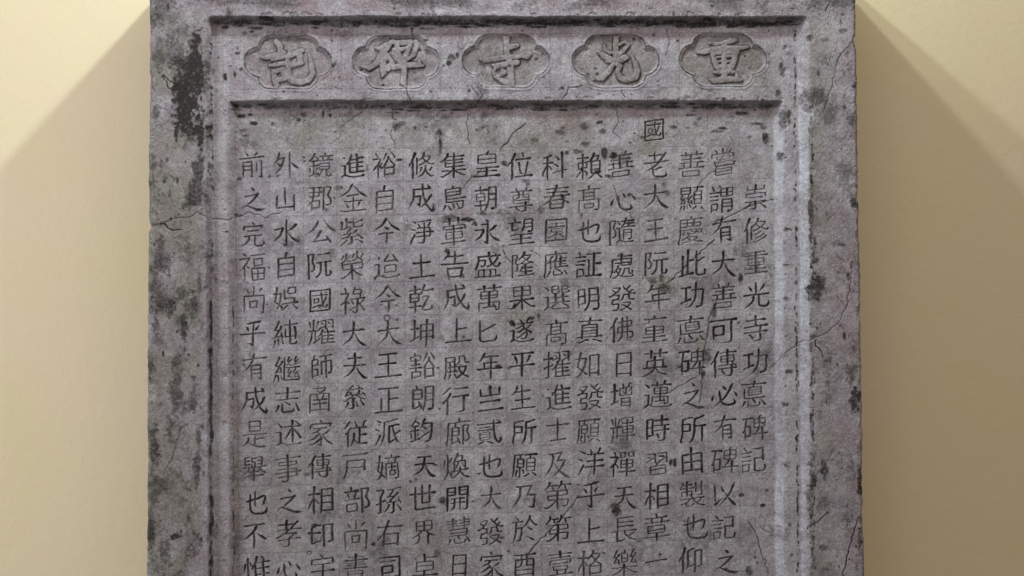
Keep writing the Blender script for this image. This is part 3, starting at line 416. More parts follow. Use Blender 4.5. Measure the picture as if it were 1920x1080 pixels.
 [[112,20,35,112,35,57,112,51,54,112,66,55,112,81,29],[58,39,17,63,46,37,68,52,56,73,59,70,77,66,46],[170,31,41,164,39,65,158,47,53,152,54,41,147,62,7],[43,93,35,44,121,57,45,148,54,46,176,55,47,204,29],[43,93,46,90,89,51,138,85,54,185,81,56,184,121,57,182,161,58,181,200,54,175,196,39,168,193,24,162,189,9],[85,124,35,86,135,57,87,147,54,88,158,55,89,170,29],[85,124,46,103,122,51,121,120,54,139,118,56,138,134,57,136,150,62,135,166,9],[89,168,49,100,166,43,112,165,40,124,163,42,135,162,55]],
 [[112,31,42,112,62,68,112,93,65,112,124,66,112,154,35],[51,89,42,50,109,68,49,129,65,48,149,66,47,170,35],[47,170,60,79,167,52,112,164,49,145,161,50,177,158,66],[177,77,42,177,107,68,177,137,65,177,167,66,177,196,35]],
 [[62,118,42,94,114,34,126,110,34,158,107,68],[110,140,78,110,176,78,107,190,76,102,193,55,79,196,34,62,195,8],[34,147,42,72,143,34,110,138,34,148,134,34,186,130,68],[110,27,98,110,56,78],[147,153,36,164,165,59,181,177,75],[71,160,74,52,181,60,36,193,36,28,196,7],[46,42,42,46,61,49,52,63,34,92,58,34,132,54,34,172,49,34,174,47,49,174,29,68],[38,114,42,38,99,49,42,94,34,86,89,34,130,84,34,174,79,34,181,80,48,182,97,68],[108,56,60,107,73,60,110,86,60]],
 [[98,42,42,130,38,34,162,34,34,194,31,68],[36,107,39,79,101,48,80,68,56,79,63,53,76,62,39,42,66,39,37,69,56,36,112,56,36,155,56,36,198,42,36,204,12],[59,34,71,54,65,60],[144,36,56,144,75,56,144,114,56,144,153,56,144,192,42,144,198,12],[108,167,60,108,123,69,109,79,64,144,75,48,180,70,48,183,71,62,184,74,69,184,109,69,184,144,69,180,155,57,165,159,95],[36,137,39,59,135,39,81,132,54,82,171,56,80,177,39,36,183,39]],
 [[27,136,60,68,131,48,109,126,48,150,122,48,191,117,95],[51,68,29,57,71,80,69,101,64,68,111,48,68,118,14],[108,44,78,108,82,78,108,120,78,108,158,78,108,195,59,108,204,18],[37,53,60,73,48,48,109,44,48,145,40,48,181,36,95],[164,60,76,151,89,62,141,102,37,134,106,7]],
 [[77,24,49,74,32,86,71,41,79,67,50,73,62,58,66,55,66,58,48,74,50,39,81,30,31,89,8],[70,54,60,96,51,52,122,48,49,148,44,50,173,41,66],[74,97,60,97,94,52,120,91,49,143,88,50,166,85,66],[74,97,42,74,106,68,74,116,65,74,125,66,74,135,35],[28,143,60,70,139,52,112,135,49,154,131,50,196,127,66],[120,47,42,120,86,68,120,125,65,120,165,66,120,204,35]],
 [[191,37,47,155,41,39,118,46,39,81,50,39,44,55,39,42,60,56,42,95,56,42,130,56,38,167,56,31,195,56,33,205,56],[161,167,47,175,164,43,184,154,56,183,134,55,168,108,56,178,82,55,181,67,56,176,65,39,144,70,40,142,77,56,142,115,56,142,154,56,142,192,56],[91,63,60,94,80,60],[115,28,65,118,45,65],[68,137,39,110,132,39,115,129,56,115,105,56,115,81,53,96,81,39,72,85,39,69,86,50,68,89,56,68,120,56,68,152,56,68,183,56,70,185,40,80,183,40,110,170,41],[68,111,39,92,108,34,116,106,39],[102,148,35,109,160,59,111,169,58,118,175,57,121,184,64]],
 [[183,22,58,174,29,56,163,53,59,164,68,60],[36,116,52,52,109,52],[140,73,78,140,109,78,140,145,78,140,181,78],[96,156,49,103,160,47,114,172,47,126,180,41,148,184,37,192,179,72],[88,77,42,122,73,34,156,69,34,190,65,68],[77,72,55,66,80,50,57,95,54,53,107,56,53,139,56,54,170,56,54,202,56],[100,111,83,96,154,69,78,194,42,68,204,7],[140,123,55,162,120,48,185,118,95],[104,31,35,117,57,59,118,73,60],[65,36,76,40,66,62,27,79,37,17,83,7]],
 [[47,108,21,43,119,44,39,129,68,35,140,84,31,150,56],[77,89,49,79,106,75,80,124,70,82,141,64,85,154,64,90,164,66,96,170,67,103,174,68,112,177,70,124,179,72,139,179,74,153,177,76,162,173,78,165,167,81,163,158,75,160,148,42,158,139,10],[104,66,21,109,74,44,114,81,68,119,89,84,124,97,56],[162,81,21,169,91,44,175,100,68,182,110,84,189,120,56]],
 [[39,108,21,36,118,44,33,127,68,30,137,84,28,147,56],[74,81,49,76,101,75,78,121,69,81,140,64,85,154,65,91,164,66,98,171,68,106,175,69,116,177,70,129,178,72,145,177,75,159,174,77,170,170,81,173,164,84,173,156,63,171,147,36,170,139,10],[100,51,21,105,56,44,110,62,68,115,68,84,120,74,56],[166,39,49,156,57,87,148,75,81,137,93,76,124,112,69,105,132,61,82,154,52,58,175,33,35,196,8],[173,89,21,179,98,44,185,106,68,191,115,84,196,124,56]],
 [[50,151,82,34,191,42,30,196,7],[28,68,42,69,63,34,110,58,34,151,54,34,192,49,68],[93,124,29,125,140,64],[40,112,42,75,108,34,110,104,34,145,100,34,180,96,68],[164,132,41,175,154,68,186,175,90,194,176,9],[102,26,35,108,30,98,108,67,78,108,104,78],[74,141,47,74,184,78,78,191,61,94,192,55,136,187,55,150,181,72,156,162,21]],
 [[48,168,70,34,198,36,31,202,6],[72,163,42,73,190,49,80,195,35,112,192,34,144,188,35,151,181,48,152,170,68],[166,149,34,183,174,55,193,179,64],[28,54,42,69,49,34,110,44,34,151,40,34,192,35,68],[114,27,78,114,42,78],[110,44,60,110,62,60],[78,102,23,121,97,21,164,92,23],[48,74,34,48,107,56,48,139,56,50,143,39,85,139,39,119,135,39,153,131,39,187,127,60],[78,84,23,121,79,21,164,74,23],[104,137,58,105,151,56,122,170,62],[110,62,39,79,69,43,79,93,49,79,118,49,84,119,34,123,114,34,161,109,35,164,102,49,163,60,49,158,59,34,116,64,34,110,62,41]],
 [[48,33,25,52,35,70,52,77,56,52,119,56,52,161,56,52,202,42,52,208,12],[88,87,50,98,84,50],[35,73,67,31,96,56,27,119,35,24,125,6],[107,26,35,113,29,97,106,55,78,99,81,78,102,89,78,102,125,78,102,160,78,102,196,59,102,204,18],[104,65,39,147,60,34,190,55,68],[102,181,55,132,178,48,161,174,48,191,171,95],[145,27,73,152,44,59,152,59,60],[148,62,78,148,100,78,148,138,78,148,176,78],[102,103,39,143,98,34,184,94,68],[102,141,39,143,136,34,184,132,68],[88,87,68,82,101,68],[69,62,31,75,80,49,88,87,43]],
 [[40,105,25,45,108,49,84,103,39,124,99,39,164,94,39,168,98,56,168,128,56,166,134,50,160,136,39,121,141,39,82,145,39,43,150,39],[30,49,42,64,46,34,98,42,68],[114,76,26,151,72,21,188,67,41],[114,40,42,149,36,34,184,32,68],[106,143,52,107,154,50,119,161,44],[30,85,26,65,81,21,100,77,41],[143,21,27,148,24,75,148,54,60,148,84,45,148,90,13],[118,57,42,150,54,34,182,50,68],[34,67,42,64,64,34,94,60,68],[76,163,42,77,188,49,84,193,35,114,190,34,144,186,35,148,182,47,153,170,68],[49,168,70,39,196,36,35,199,6],[50,127,42,90,123,34,129,118,34,168,114,39],[163,149,36,173,157,65,186,179,75],[61,31,27,66,34,75,66,63,60,66,93,45,66,99,13]],
 [[100,139,39,130,136,34,140,133,40,144,125,68],[90,121,34,91,136,55,100,141,55,100,153,56],[71,126,51,63,145,51],[151,113,45,167,124,45],[134,41,78,134,83,78],[44,114,39,78,110,34,113,106,34,147,102,34,182,98,34,185,99,44,186,102,49,181,117,68],[110,106,45,114,116,40,129,121,36],[88,161,50,92,168,45,105,174,45,108,178,51],[53,176,42,86,161,37,96,154,35,123,152,34,150,150,35,153,153,49,150,159,43,137,169,42,132,176,52],[189,33,47,155,37,39,120,41,39,85,45,39,50,49,39,45,52,56,43,96,56,42,140,56,38,171,56,30,196,56,33,209,56],[115,27,74,118,41,74],[53,199,42,66,197,35,102,185,36,110,178,36,126,176,34,131,177,40,136,181,38,150,183,35,189,183,68],[44,72,39,87,67,39,131,62,39,174,57,39,178,60,56,178,72,56,177,78,52,172,81,39,129,86,39,87,91,39,44,96,39],[88,45,56,88,67,56,88,89,56]],
 [[113,52,25,117,54,69,108,85,56,108,108,56,108,132,56],[112,72,24,150,72,24],[88,58,65,79,76,55,76,88,56,76,116,56,76,144,56],[42,108,38,56,106,41,65,96,45,74,90,42],[142,52,48,149,60,50,152,69,52],[108,132,39,149,128,34,190,123,68],[108,132,51,110,138,49,118,145,44,143,158,56],[152,69,23,186,65,41],[152,69,54,150,72,54],[191,35,47,155,39,39,118,44,39,81,48,39,44,53,39,42,58,56,41,87,56,41,117,56,40,146,56,36,175,56,30,195,56,33,209,56],[76,161,69,56,198,36,51,202,6],[98,160,42,98,182,49,101,189,47,104,191,35,127,188,34,150,185,35,155,180,48,156,171,68],[110,25,56,115,32,59,118,43,59],[170,154,34,188,180,64],[76,100,39,90,98,37,106,87,45],[108,94,39,144,90,34,180,86,68],[150,72,78,150,99,78,150,126,78],[108,112,23,145,108,21,182,104,41]],
 [[58,66,60,86,62,52,114,58,49,142,54,50,170,51,66],[58,66,49,59,81,86,60,96,80,61,111,74,58,127,67,52,144,60,44,161,51,35,179,31,26,196,8],[62,112,56,76,109,60,90,107,62,104,104,65,103,125,67,102,145,69,100,166,72,94,162,79,88,158,52,81,154,10],[116,24,49,117,41,76,118,58,72,120,76,68,124,93,64,129,111,65,137,130,67,145,147,70,154,162,72,164,174,73,175,184,75,185,191,77,193,193,79,196,187,81,197,176,76,196,163,42,196,150,10],[177,85,49,171,98,86,165,110,79,158,123,73,150,135,66,140,147,58,129,158,50,116,170,30,104,181,8],[150,24,21,155,28,44,160,33,68,165,38,84,170,43,56]],
 [[32,201,53,43,178,60,50,155,61,54,133,61,54,110,61,54,87,61,58,82,43,95,78,43,131,75,43,168,71,43,170,75,61,170,106,61,170,136,84],[54,137,39,93,132,34,131,128,34,170,123,39],[30,51,42,70,47,34,110,42,34,150,38,34,190,33,68]],
 [[104,42,60,92,41,49,66,49,50,41,58,67,40,100,70,40,142,70,35,169,69,30,195,70,33,205,69],[40,86,55,65,84,55,90,81,56,92,86,78,92,116,78,91,122,76,88,125,55,64,127,55,40,130,55],[168,90,78,168,123,78,168,155,78,168,188,59,168,197,18],[124,95,55,158,91,48,193,87,95],[185,26,68,155,38,57,125,49,73,124,81,78,124,113,78,122,133,78,113,168,77,100,196,47,88,207,8]],
 [[106,115,39,146,110,34,186,106,68],[98,132,55,100,137,56,100,162,56,101,186,48,130,183,39,160,180,39,189,177,60],[100,139,39,140,135,34,180,130,68],[92,55,34,103,63,37,104,73,39],[48,33,25,52,35,70,52,74,56,52,113,56,52,152,56,52,191,56,49,196,41,33,199,39],[25,80,60,51,77,48,77,74,95],[83,90,35,112,75,30,124,73,32],[100,163,39,140,159,34,180,154,68],[109,94,89,106,112,73,101,118,72,97,131,67,78,144,37,66,148,8],[182,64,39,170,66,42,143,83,54,143,116,56,144,148,56,144,180,56],[24,144,53,40,135,45,52,133,49],[147,46,45,163,56,45],[87,39,23,123,36,47,124,61,56,124,86,60],[54,127,42,70,122,45,79,113,52],[141,33,33,176,29,55,181,30,78,182,56,78,182,81,84]],
 [[144,44,52,151,46,63,168,66,64,184,80,59,192,82,90,203,82,9],[149,24,83,144,42,68,127,70,64,103,96,38,89,104,7],[54,33,35,68,56,64],[50,109,55,84,105,55,87,107,78,86,143,78,80,186,78,76,191,58,59,194,55],[132,101,35,160,117,75],[122,157,34,146,168,56,170,180,90,179,180,9],[28,72,42,63,68,34,98,64,68],[50,71,70,50,109,70,46,147,70,41,170,69,30,199,43,20,211,7]],
 [[56,116,55,92,112,48,128,108,48,164,104,55],[56,199,60,56,164,69,56,128,69,56,92,69,56,56,69,58,51,58,64,50,48,97,46,48,130,43,48,163,39,63,163,76,69,164,113,69,164,150,69,164,187,95],[56,184,55,92,180,48,128,176,48,164,172,55]],
 [[83,197,60,103,168,66,109,154,68,116,130,69,116,100,69,117,70,69,117,40,61,148,36,48,180,32,48,183,33,62,184,36,69,184,69,69,184,103,69,184,136,69,184,170,69,180,181,53,151,188,95],[116,132,55,150,128,48,184,124,55],[116,84,39,150,80,34,184,76,39],[36,151,39,59,148,39,82,145,39,85,143,54,86,137,56,86,107,56,85,77,56,85,47,56,80,46,39,39,51,39,36,57,56,36,95,56,36,134,56,36,172,42,36,178,12],[38,101,55,62,98,48,86,95,55]],
 [[106,28,78,106,47,78],[38,54,42,74,50,34,109,46,34,144,42,34,180,38,68],[154,125,50,170,127,52,190,135,75],[92,76,78,88,101,78],[102,49,78,100,73,78],[76,104,69,66,132,66,54,138,55,30,156,35,17,160,7],[68,131,39,110,126,34,152,121,39],[44,80,42,88,75,34,132,70,34,176,65,68],[29,107,42,53,105,34,78,103,34,88,101,34,116,98,34,144,96,34,168,92,34,191,89,68],[66,133,78,68,139,69,68,164,69,69,188,56,109,184,48,150,179,48,152,175,69,153,149,69,153,123,69,144,96,78],[68,159,39,110,154,34,152,149,39]],
 [[70,28,35,70,46,57,70,64,54,70,82,55,70,100,29],[70,29,46,98,27,51,126,24,54,154,22,56,154,47,57,154,72,62,154,97,9],[74,62,49,93,61,43,112,59,40,131,58,42,150,56,55],[74,97,49,93,95,43,112,94,40,131,92,42,150,91,55],[28,124,49,70,119,43,112,115,40,154,111,42,196,106,55],[112,120,35,112,135,57,112,150,54,112,166,55,112,181,29],[112,150,49,126,148,43,141,146,40,155,143,42,170,141,55],[70,139,41,67,147,72,65,154,67,63,162,63,58,170,58,51,178,51,42,186,44,33,194,28,24,202,7],[58,170,20,70,175,26,81,180,31,93,185,37,104,189,43,116,193,50,127,196,57,138,199,64,150,200,71,163,200,79,177,198,84,191,195,46,204,193,7]],
 [[36,163,55,74,158,55,76,152,78,76,118,78,76,84,78,76,50,78,72,49,55,38,53,55,36,57,78,36,98,78,36,140,78,36,182,59,36,190,18],[90,126,42,124,123,34,158,119,34,192,115,68],[136,20,35,142,24,98,142,55,78,142,87,78],[114,148,68,124,167,68],[90,92,42,125,89,34,159,85,34,194,81,68],[36,107,39,76,102,39],[166,86,78,166,116,78,166,146,78,166,176,78,162,183,59,137,190,34,117,191,8],[97,56,60,141,51,48,185,46,95]],
 [[26,74,42,67,69,34,108,64,34,149,60,34,190,55,68],[42,112,26,76,108,21,110,104,21,144,100,21,178,96,41],[27,136,42,67,130,34,108,125,34,149,121,34,189,117,68],[45,48,15,48,49,29,85,45,23,121,41,23,158,37,24,164,42,34,164,70,34,162,76,31,158,79,23,121,83,23,83,87,23,46,92,23],[102,26,35,108,30,98,108,61,78,108,93,78,108,124,78],[56,172,23,92,168,21,128,164,21,164,160,23],[56,172,56,56,156,49,58,152,35,92,149,34,126,145,34,160,141,35,164,146,49,164,180,49,160,182,34,126,186,34,92,190,34,58,194,35,56,190,49,56,172,56]],
 [[35,70,60,54,67,63,73,64,52,93,61,48,112,58,49,132,56,49,152,53,50,172,51,71,193,49,66],[108,22,49,105,35,87,101,48,82,97,61,78,93,74,73,87,85,69,81,96,64,74,106,59,66,116,55,56,125,50,46,134,37,35,142,23,24,150,8],[89,102,42,89,127,68,89,152,65,89,177,66,89,202,35],[89,104,56,111,101,60,132,98,63,154,95,65,155,126,68,156,157,69,156,189,76,148,186,76,140,184,43,131,181,10],[93,131,60,107,130,52,122,128,49,136,127,50,150,125,66],[93,158,60,107,157,52,122,155,49,136,154,50,150,152,66]],
 [[40,126,55,67,123,55,94,120,55,98,118,73,100,111,78,100,84,78,99,56,70,72,59,55,44,62,55,41,63,70,40,66,78,40,106,78,40,146,78,40,186,78,44,188,55,54,184,59,88,167,59],[128,82,39,155,79,34,182,76,39],[112,193,60,121,167,69,128,128,69,128,84,69,129,40,69,134,38,48,176,33,48,181,34,62,182,38,69,182,81,69,182,125,69,182,168,69,178,180,55,155,186,95],[128,128,39,155,125,34,182,122,39],[78,140,41,88,165,68,93,168,67,97,180,75],[65,33,69,72,59,69],[40,92,39,70,89,34,100,85,39]],
 [[63,34,59,70,55,59],[26,60,42,66,55,34,106,51,68],[110,134,78,110,161,78,110,188,78],[28,198,42,69,193,34,109,188,34,149,184,34,190,179,68],[126,60,39,153,57,34,180,54,39],[50,59,78,50,83,78,51,106,76,64,105,56,101,92,21],[48,167,42,89,163,34,129,158,34,170,153,68],[42,140,42,77,136,34,111,132,34,145,128,34,180,124,68],[115,110,53,124,82,61,125,59,61,127,37,61,132,34,43,176,29,43,180,34,61,180,65,61,180,96,61,175,106,47,156,109,84],[124,85,39,152,81,34,180,78,39]],
 [[66,137,56,66,169,56,66,201,42,66,207,12],[128,84,55,155,81,48,182,78,55],[104,195,60,120,161,68,128,126,69,128,83,69,129,40,69,134,38,48,176,33,48,181,34,62,182,38,69,182,71,69,182,105,69,182,138,69,182,172,69,178,182,54,155,188,95],[128,128,39,155,125,34,182,122,39],[25,170,60,63,166,48,100,161,48,116,166,59],[62,31,25,66,34,70,66,59,56,66,83,56],[27,62,60,67,57,48,107,53,95],[36,115,39,67,111,34,98,108,39],[66,137,39,97,133,43,97,107,49,97,81,44,70,83,34,42,86,34,37,89,49,37,115,49,37,140,43,66,137,39]],
 [[29,142,60,61,138,48,92,134,48,104,137,49,120,135,49,128,130,48,158,127,48,189,123,95],[110,42,78,110,80,78,110,119,78,110,157,78,110,195,59,110,204,18],[98,138,66,90,151,62,71,168,57,40,190,53,28,192,30,9,192,7],[52,77,39,91,72,34,129,68,34,168,64,39],[122,135,56,130,146,54,144,156,50,169,169,47,189,174,77,203,175,8],[110,42,41,116,40,34,138,37,34,160,34,34,167,36,49,167,65,49,167,93,49,160,96,34,124,100,34,89,104,34,53,108,42,53,78,49,53,49,49,60,46,34,82,43,34,104,41,34,110,42,41]],
 [[58,78,78,57,110,78,60,118,78,60,159,78,60,201,59,60,209,18],[58,104,43,68,106,40,74,110,48,81,120,52,83,129,50,90,134,37,109,127,40,113,121,45,142,97,50],[27,82,55,55,79,55,82,76,56,92,81,61,97,81,64,115,64,72,119,52,74,126,46,77,129,27,78],[114,66,59,142,95,59],[142,95,70,144,94,70],[142,95,101,142,97,101],[56,112,44,46,122,50,29,160,52,28,175,52],[110,128,56,108,140,56,108,168,56,108,196,42,108,202,12],[110,134,39,143,130,34,176,127,39],[144,96,59,179,118,64,176,131,70,176,174,70,172,177,49,140,181,48,108,184,48],[144,94,101,144,96,101],[142,97,70,144,96,70],[54,30,35,60,33,98,60,56,78,60,78,78],[126,48,42,166,44,42,171,46,60,166,64,57,144,94,55]],
 [[146,58,45,156,60,48,181,75,58,182,110,64],[104,108,35,110,111,98,110,153,78,110,195,59,110,204,18],[70,33,72,66,69,60],[28,191,44,38,192,42,55,184,47,80,165,51,104,141,52],[41,142,42,67,139,34,94,136,35,110,140,36,116,139,36,128,132,35,155,129,34,181,126,68],[184,29,49,168,52,49],[95,46,37,89,56,35,82,61,31],[148,24,75,146,58,60],[125,36,61,116,54,48,107,60,25,101,62,6],[38,107,55,74,102,48,110,98,48,146,94,48,182,90,55],[66,69,56,50,84,53,35,94,55,34,99,64,38,109,65,38,127,65],[66,69,38,75,71,42,95,82,56],[48,47,60,37,65,46,27,69,24,20,69,6],[118,139,63,134,155,61,153,167,56,178,175,51,190,173,19],[110,79,43,118,80,42,128,75,49,146,58,51]],
 [[163,20,23,167,23,64,158,44,51,149,66,52,150,69,39,160,69,40,166,74,46],[162,70,14,166,70,14],[104,120,35,110,123,98,110,159,78,110,195,59,110,204,18],[110,140,39,118,139,35,128,134,34,160,131,34,191,127,68],[28,192,42,40,190,44,64,176,48,87,158,50,102,143,52],[181,83,31,186,103,51,194,111,56],[166,70,52,167,76,51,157,93,51,155,104,39,184,100,36],[67,55,25,72,58,68,64,72,52,57,79,53,54,89,54,45,104,54,42,114,56,44,116,41,50,115,39,72,109,40],[53,33,25,58,35,68,42,68,55,40,76,56,42,80,40,56,78,39],[90,81,39,128,76,39],[69,91,70,75,122,42,75,128,12],[186,45,60,176,61,48,166,70,43],[120,139,57,126,148,53,144,159,48,170,170,46,190,174,77,203,174,8],[108,29,56,106,49,56],[29,146,42,61,142,34,94,138,35,104,143,37,110,142,39],[90,81,56,92,52,43,122,47,34,127,49,49,128,74,49,128,100,49,126,105,35,91,109,42,90,81,56]],
 [[51,43,60,81,40,52,112,37,49,143,34,50,173,31,66],[116,39,42,116,75,68,116,110,65,116,146,66,116,181,35],[116,108,60,130,106,52,145,103,49,159,101,50,173,99,66],[66,104,42,66,124,68,66,145,65,66,165,66,66,185,35],[28,195,60,71,190,52,114,186,49,157,182,50,200,177,66]],
 [[40,69,35,46,73,98,46,112,78,46,152,78,46,192,78],[132,25,47,132,60,78,132,95,78,132,130,78,132,166,78,135,177,77,138,180,59,150,182,55,172,179,55,183,175,60,187,171,77,190,159,78,190,149,78,184,137,21],[132,100,50,146,95,55,178,71,55,186,69,49],[27,199,60,70,186,49,113,173,95],[76,27,35,82,31,98,82,68,78,82,106,78,82,144,78,82,181,78],[82,93,55,111,90,95]],
 [[68,164,70,52,198,36,48,203,6],[90,82,25,94,85,70,94,114,56,94,144,56],[38,145,42,54,149,35,83,145,34,111,142,68],[118,94,42,129,76,48,132,64,49,132,40,49,138,35,34,169,32,46,171,75,49,176,80,36,193,79,68],[50,113,42,79,110,34,108,107,68],[62,85,25,66,88,70,66,118,56,66,147,56],[38,79,39,68,75,39,98,72,39,103,69,50,104,65,56,104,43,56,102,39,39,73,43,39,44,46,39,39,49,56,39,80,56,38,111,56,38,143,56,34,173,56,28,192,56,31,199,41,31,205,12],[112,192,53,131,181,56,152,163,59],[152,159,61,162,150,64,169,137,67,175,124,69,178,108,70,178,105,61,174,105,48,132,110,49,128,112,70,132,130,68,152,163,67],[152,163,58,177,178,56,192,182,75],[94,163,54,106,184,54]],
 [[112,24,56,112,81,64,112,139,68,112,196,74,103,190,80,94,184,48,85,177,10],[39,89,60,52,87,52,66,84,49,79,82,50,93,79,66],[93,79,49,89,91,86,85,104,80,80,116,73,74,127,67,64,138,59,52,149,51,40,159,31,28,170,8],[177,51,49,172,57,86,166,64,79,161,71,73,154,77,66,146,83,59,138,89,51,129,95,31,120,100,8],[120,100,24,127,111,34,134,122,43,141,133,53,150,143,66,162,151,80,176,159,95,190,166,80,204,173,8]],
 [[104,22,21,109,26,44,114,30,68,119,35,84,124,39,56],[74,64,60,84,62,52,95,60,49,105,58,50,116,56,66],[116,56,56,116,103,64,116,150,68,116,196,72,107,191,78,98,186,53,89,181,10],[35,104,60,49,102,52,62,100,49,76,97,50,89,95,66],[89,95,49,85,105,86,81,115,80,76,125,74,70,135,68,61,145,60,50,154,51,39,164,32,28,173,8],[177,62,49,171,69,85,164,76,77,157,83,70,150,89,63,143,94,55,136,99,47,129,104,28,122,108,8],[122,108,24,129,119,34,137,130,44,145,141,56,154,150,69,166,158,83,178,165,97,191,171,76,204,177,8]],
 [[62,138,82,49,167,68,36,197,42,29,204,7],[136,65,78,136,108,78,136,150,78,136,192,59,136,201,18],[114,54,28,124,55,28],[38,44,34,70,59,75],[89,111,60,120,107,48,152,103,48,183,100,95],[104,32,35,114,50,59,114,66,60],[84,69,42,120,65,34,154,61,34,190,57,68],[170,24,70,159,49,59,156,61,59],[77,152,60,116,148,48,154,143,48,193,139,95],[29,96,28,57,106,64]],
 [[62,138,70,48,168,58,34,198,36,27,206,6],[37,43,28,63,53,64],[148,72,60,150,94,60,156,119,59,165,143,58,182,173,77,198,174,8],[185,64,66,166,64,55,124,79,57,122,81,78,122,114,78,122,146,78,122,179,78,124,180,55,136,177,58,156,165,60],[29,96,46,53,104,46],[191,99,61,172,116,49,160,122,46],[181,29,48,170,28,39,128,42,40,96,50,40,91,54,56,89,98,56,88,141,56,83,165,56,73,196,34,63,207,6]],
 [[78,91,25,83,93,49,113,90,39,143,87,39,173,84,48,174,109,56,174,135,56,173,140,53,170,141,39,126,146,39,83,151,39],[37,43,28,65,55,64],[130,88,78,130,118,78,130,148,78,129,178,78,125,188,59,101,191,34,81,191,8],[87,62,51,95,81,51],[81,48,42,118,41,35,146,34,35,173,26,68],[174,44,58,162,70,58],[27,96,28,57,108,64],[72,123,42,113,118,34,153,113,34,194,109,68],[62,140,69,48,167,58,35,194,59,37,202,59],[125,53,56,131,75,56]],
 [[122,43,39,154,39,39,159,41,54,160,49,56,152,73,56],[102,79,39,141,75,39,179,71,48,180,103,56,180,134,56],[138,141,40,148,138,34,171,135,34,193,133,68],[56,37,67,57,66,56,57,94,56,55,120,56,54,146,56,46,171,55,34,196,34,23,207,6],[125,27,71,121,42,58,117,46,56,107,65,58,100,82,60,100,112,60,100,143,60],[87,145,42,128,140,34,138,143,42],[136,143,58,127,162,56,114,177,51,93,191,44,78,191,42],[143,111,35,138,125,60,139,145,58,162,170,54,173,176,47,191,182,77,207,183,8],[129,89,62,125,102,51,112,125,31,107,129,6],[136,145,71,138,145,71],[151,85,23,164,108,37,172,115,42],[39,75,62,29,119,32,25,124,6],[84,60,60,69,85,47,58,92,41],[54,149,44,63,151,54,80,175,64]],
 [[54,43,60,83,40,52,112,37,49,141,34,50,170,31,66],[58,108,60,85,105,52,112,102,49,139,100,50,166,97,66],[112,39,42,112,75,68,112,110,65,112,146,66,112,181,35],[28,193,60,71,188,52,114,184,49,157,180,50,200,175,66]],
 [[74,31,49,71,40,85,69,49,79,66,58,73,62,66,66,56,74,58,50,82,50,42,89,30,35,97,8],[66,74,60,92,71,52,118,68,49,144,65,50,170,62,66],[112,24,42,112,63,68,112,102,65,112,142,66,112,181,35],[62,131,60,88,128,52,114,125,49,140,123,50,166,120,66],[28,195,60,71,191,52,114,187,49,157,183,50,200,179,66]],
 [[44,132,55,77,128,48,110,124,48,143,120,48,176,117,55],[44,203,60,44,161,69,45,119,69,45,77,62,87,72,48,128,66,48,170,61,48,175,62,57,176,65,69,176,106,69,176,147,69,176,188,95],[44,188,55,77,184,48,110,180,48,143,176,48,176,173,55],[102,26,35,108,30,98,108,67,78,108,104,78,108,141,78,108,178,78]],
 [[132,100,68,138,113,65,153,124,56,180,133,50,196,130,19],[152,125,71,142,137,78,142,164,78,142,191,78],[88,105,69,85,116,65,69,132,57,32,155,34,17,159,7],[110,38,78,110,69,78,110,100,78],[52,75,39,91,70,34,129,66,34,168,62,39],[70,133,66,80,146,69,77,168,69,66,186,61,46,200,35,30,205,7],[88,105,40,98,102,34,132,99,34,166,93,35,168,88,49,168,60,49,167,32,49,160,30,34,125,35,34,90,39,34,54,44,35,52,49,49,52,77,49,52,105,49,56,106,34,82,103,34,88,105,41]],
 [[105,143,23,135,140,39,165,137,41,164,146,54,148,170,52],[99,195,42,120,186,38,144,170,35,173,185,68],[22,100,25,27,103,51,56,91,39,64,93,39,84,91,39,86,93,56,85,120,48,50,126,46,44,152,56,45,155,53,48,157,39,85,154,41,86,163,56,81,187,55,76,194,40,49,197,39],[179,51,39,172,55,44,158,69,46],[158,69,56,154,85,56,157,112,56,162,116,40,185,114,60],[114,29,32,124,44,51,137,52,51,144,62,49,158,69,45],[45,46,23,86,41,39,91,43,56,89,53,54,80,64,51,74,71,45,64,76,42],[64,76,59,58,90,59],[107,155,24,125,161,42,140,171,44],[43,62,44,64,76,44],[154,81,39,118,87,46,115,110,56,110,120,51,101,127,29,86,133,6],[158,75,45,183,81,38,192,78,72],[162,26,55,138,51,46]],
 [[115,27,58,106,37,63,106,47,65],[29,198,60,69,193,48,109,188,48,149,184,48,189,179,95],[110,132,78,110,160,78,110,188,78],[42,138,42,77,134,34,111,130,34,145,126,34,180,122,68],[54,83,39,91,78,34,129,74,34,166,70,39],[50,165,42,90,161,34,130,156,34,170,151,68],[54,83,56,54,59,49,56,55,35,80,51,34,104,47,34,133,45,34,162,43,35,166,48,49,166,72,49,166,96,49,162,98,34,127,102,34,91,106,34,56,110,35,54,107,49,54,83,56]],
 [[32,142,78,44,108,78,48,85,78,48,62,78,50,59,55,84,55,55,119,51,55,153,47,55,187,43,55],[172,57,79,156,83,63,140,97,59],[122,51,70,122,61,69,127,74,68,140,101,68],[128,142,78,128,164,78,128,186,78],[140,101,61,157,114,51,168,118,43,182,114,55,189,93,84],[106,120,45,115,120,50,140,101,53],[54,195,56,54,153,49,56,149,39,62,148,34,96,144,34,130,141,34,164,137,35,166,142,49,166,182,56],[28,198,42,69,193,34,110,188,34,151,184,34,192,179,68],[145,26,27,158,35,49,160,46,52],[90,145,56,90,168,56,90,191,56],[116,27,78,118,51,78],[48,87,39,88,83,39,93,84,56,92,110,56,89,117,52,84,121,40,67,123,60]],
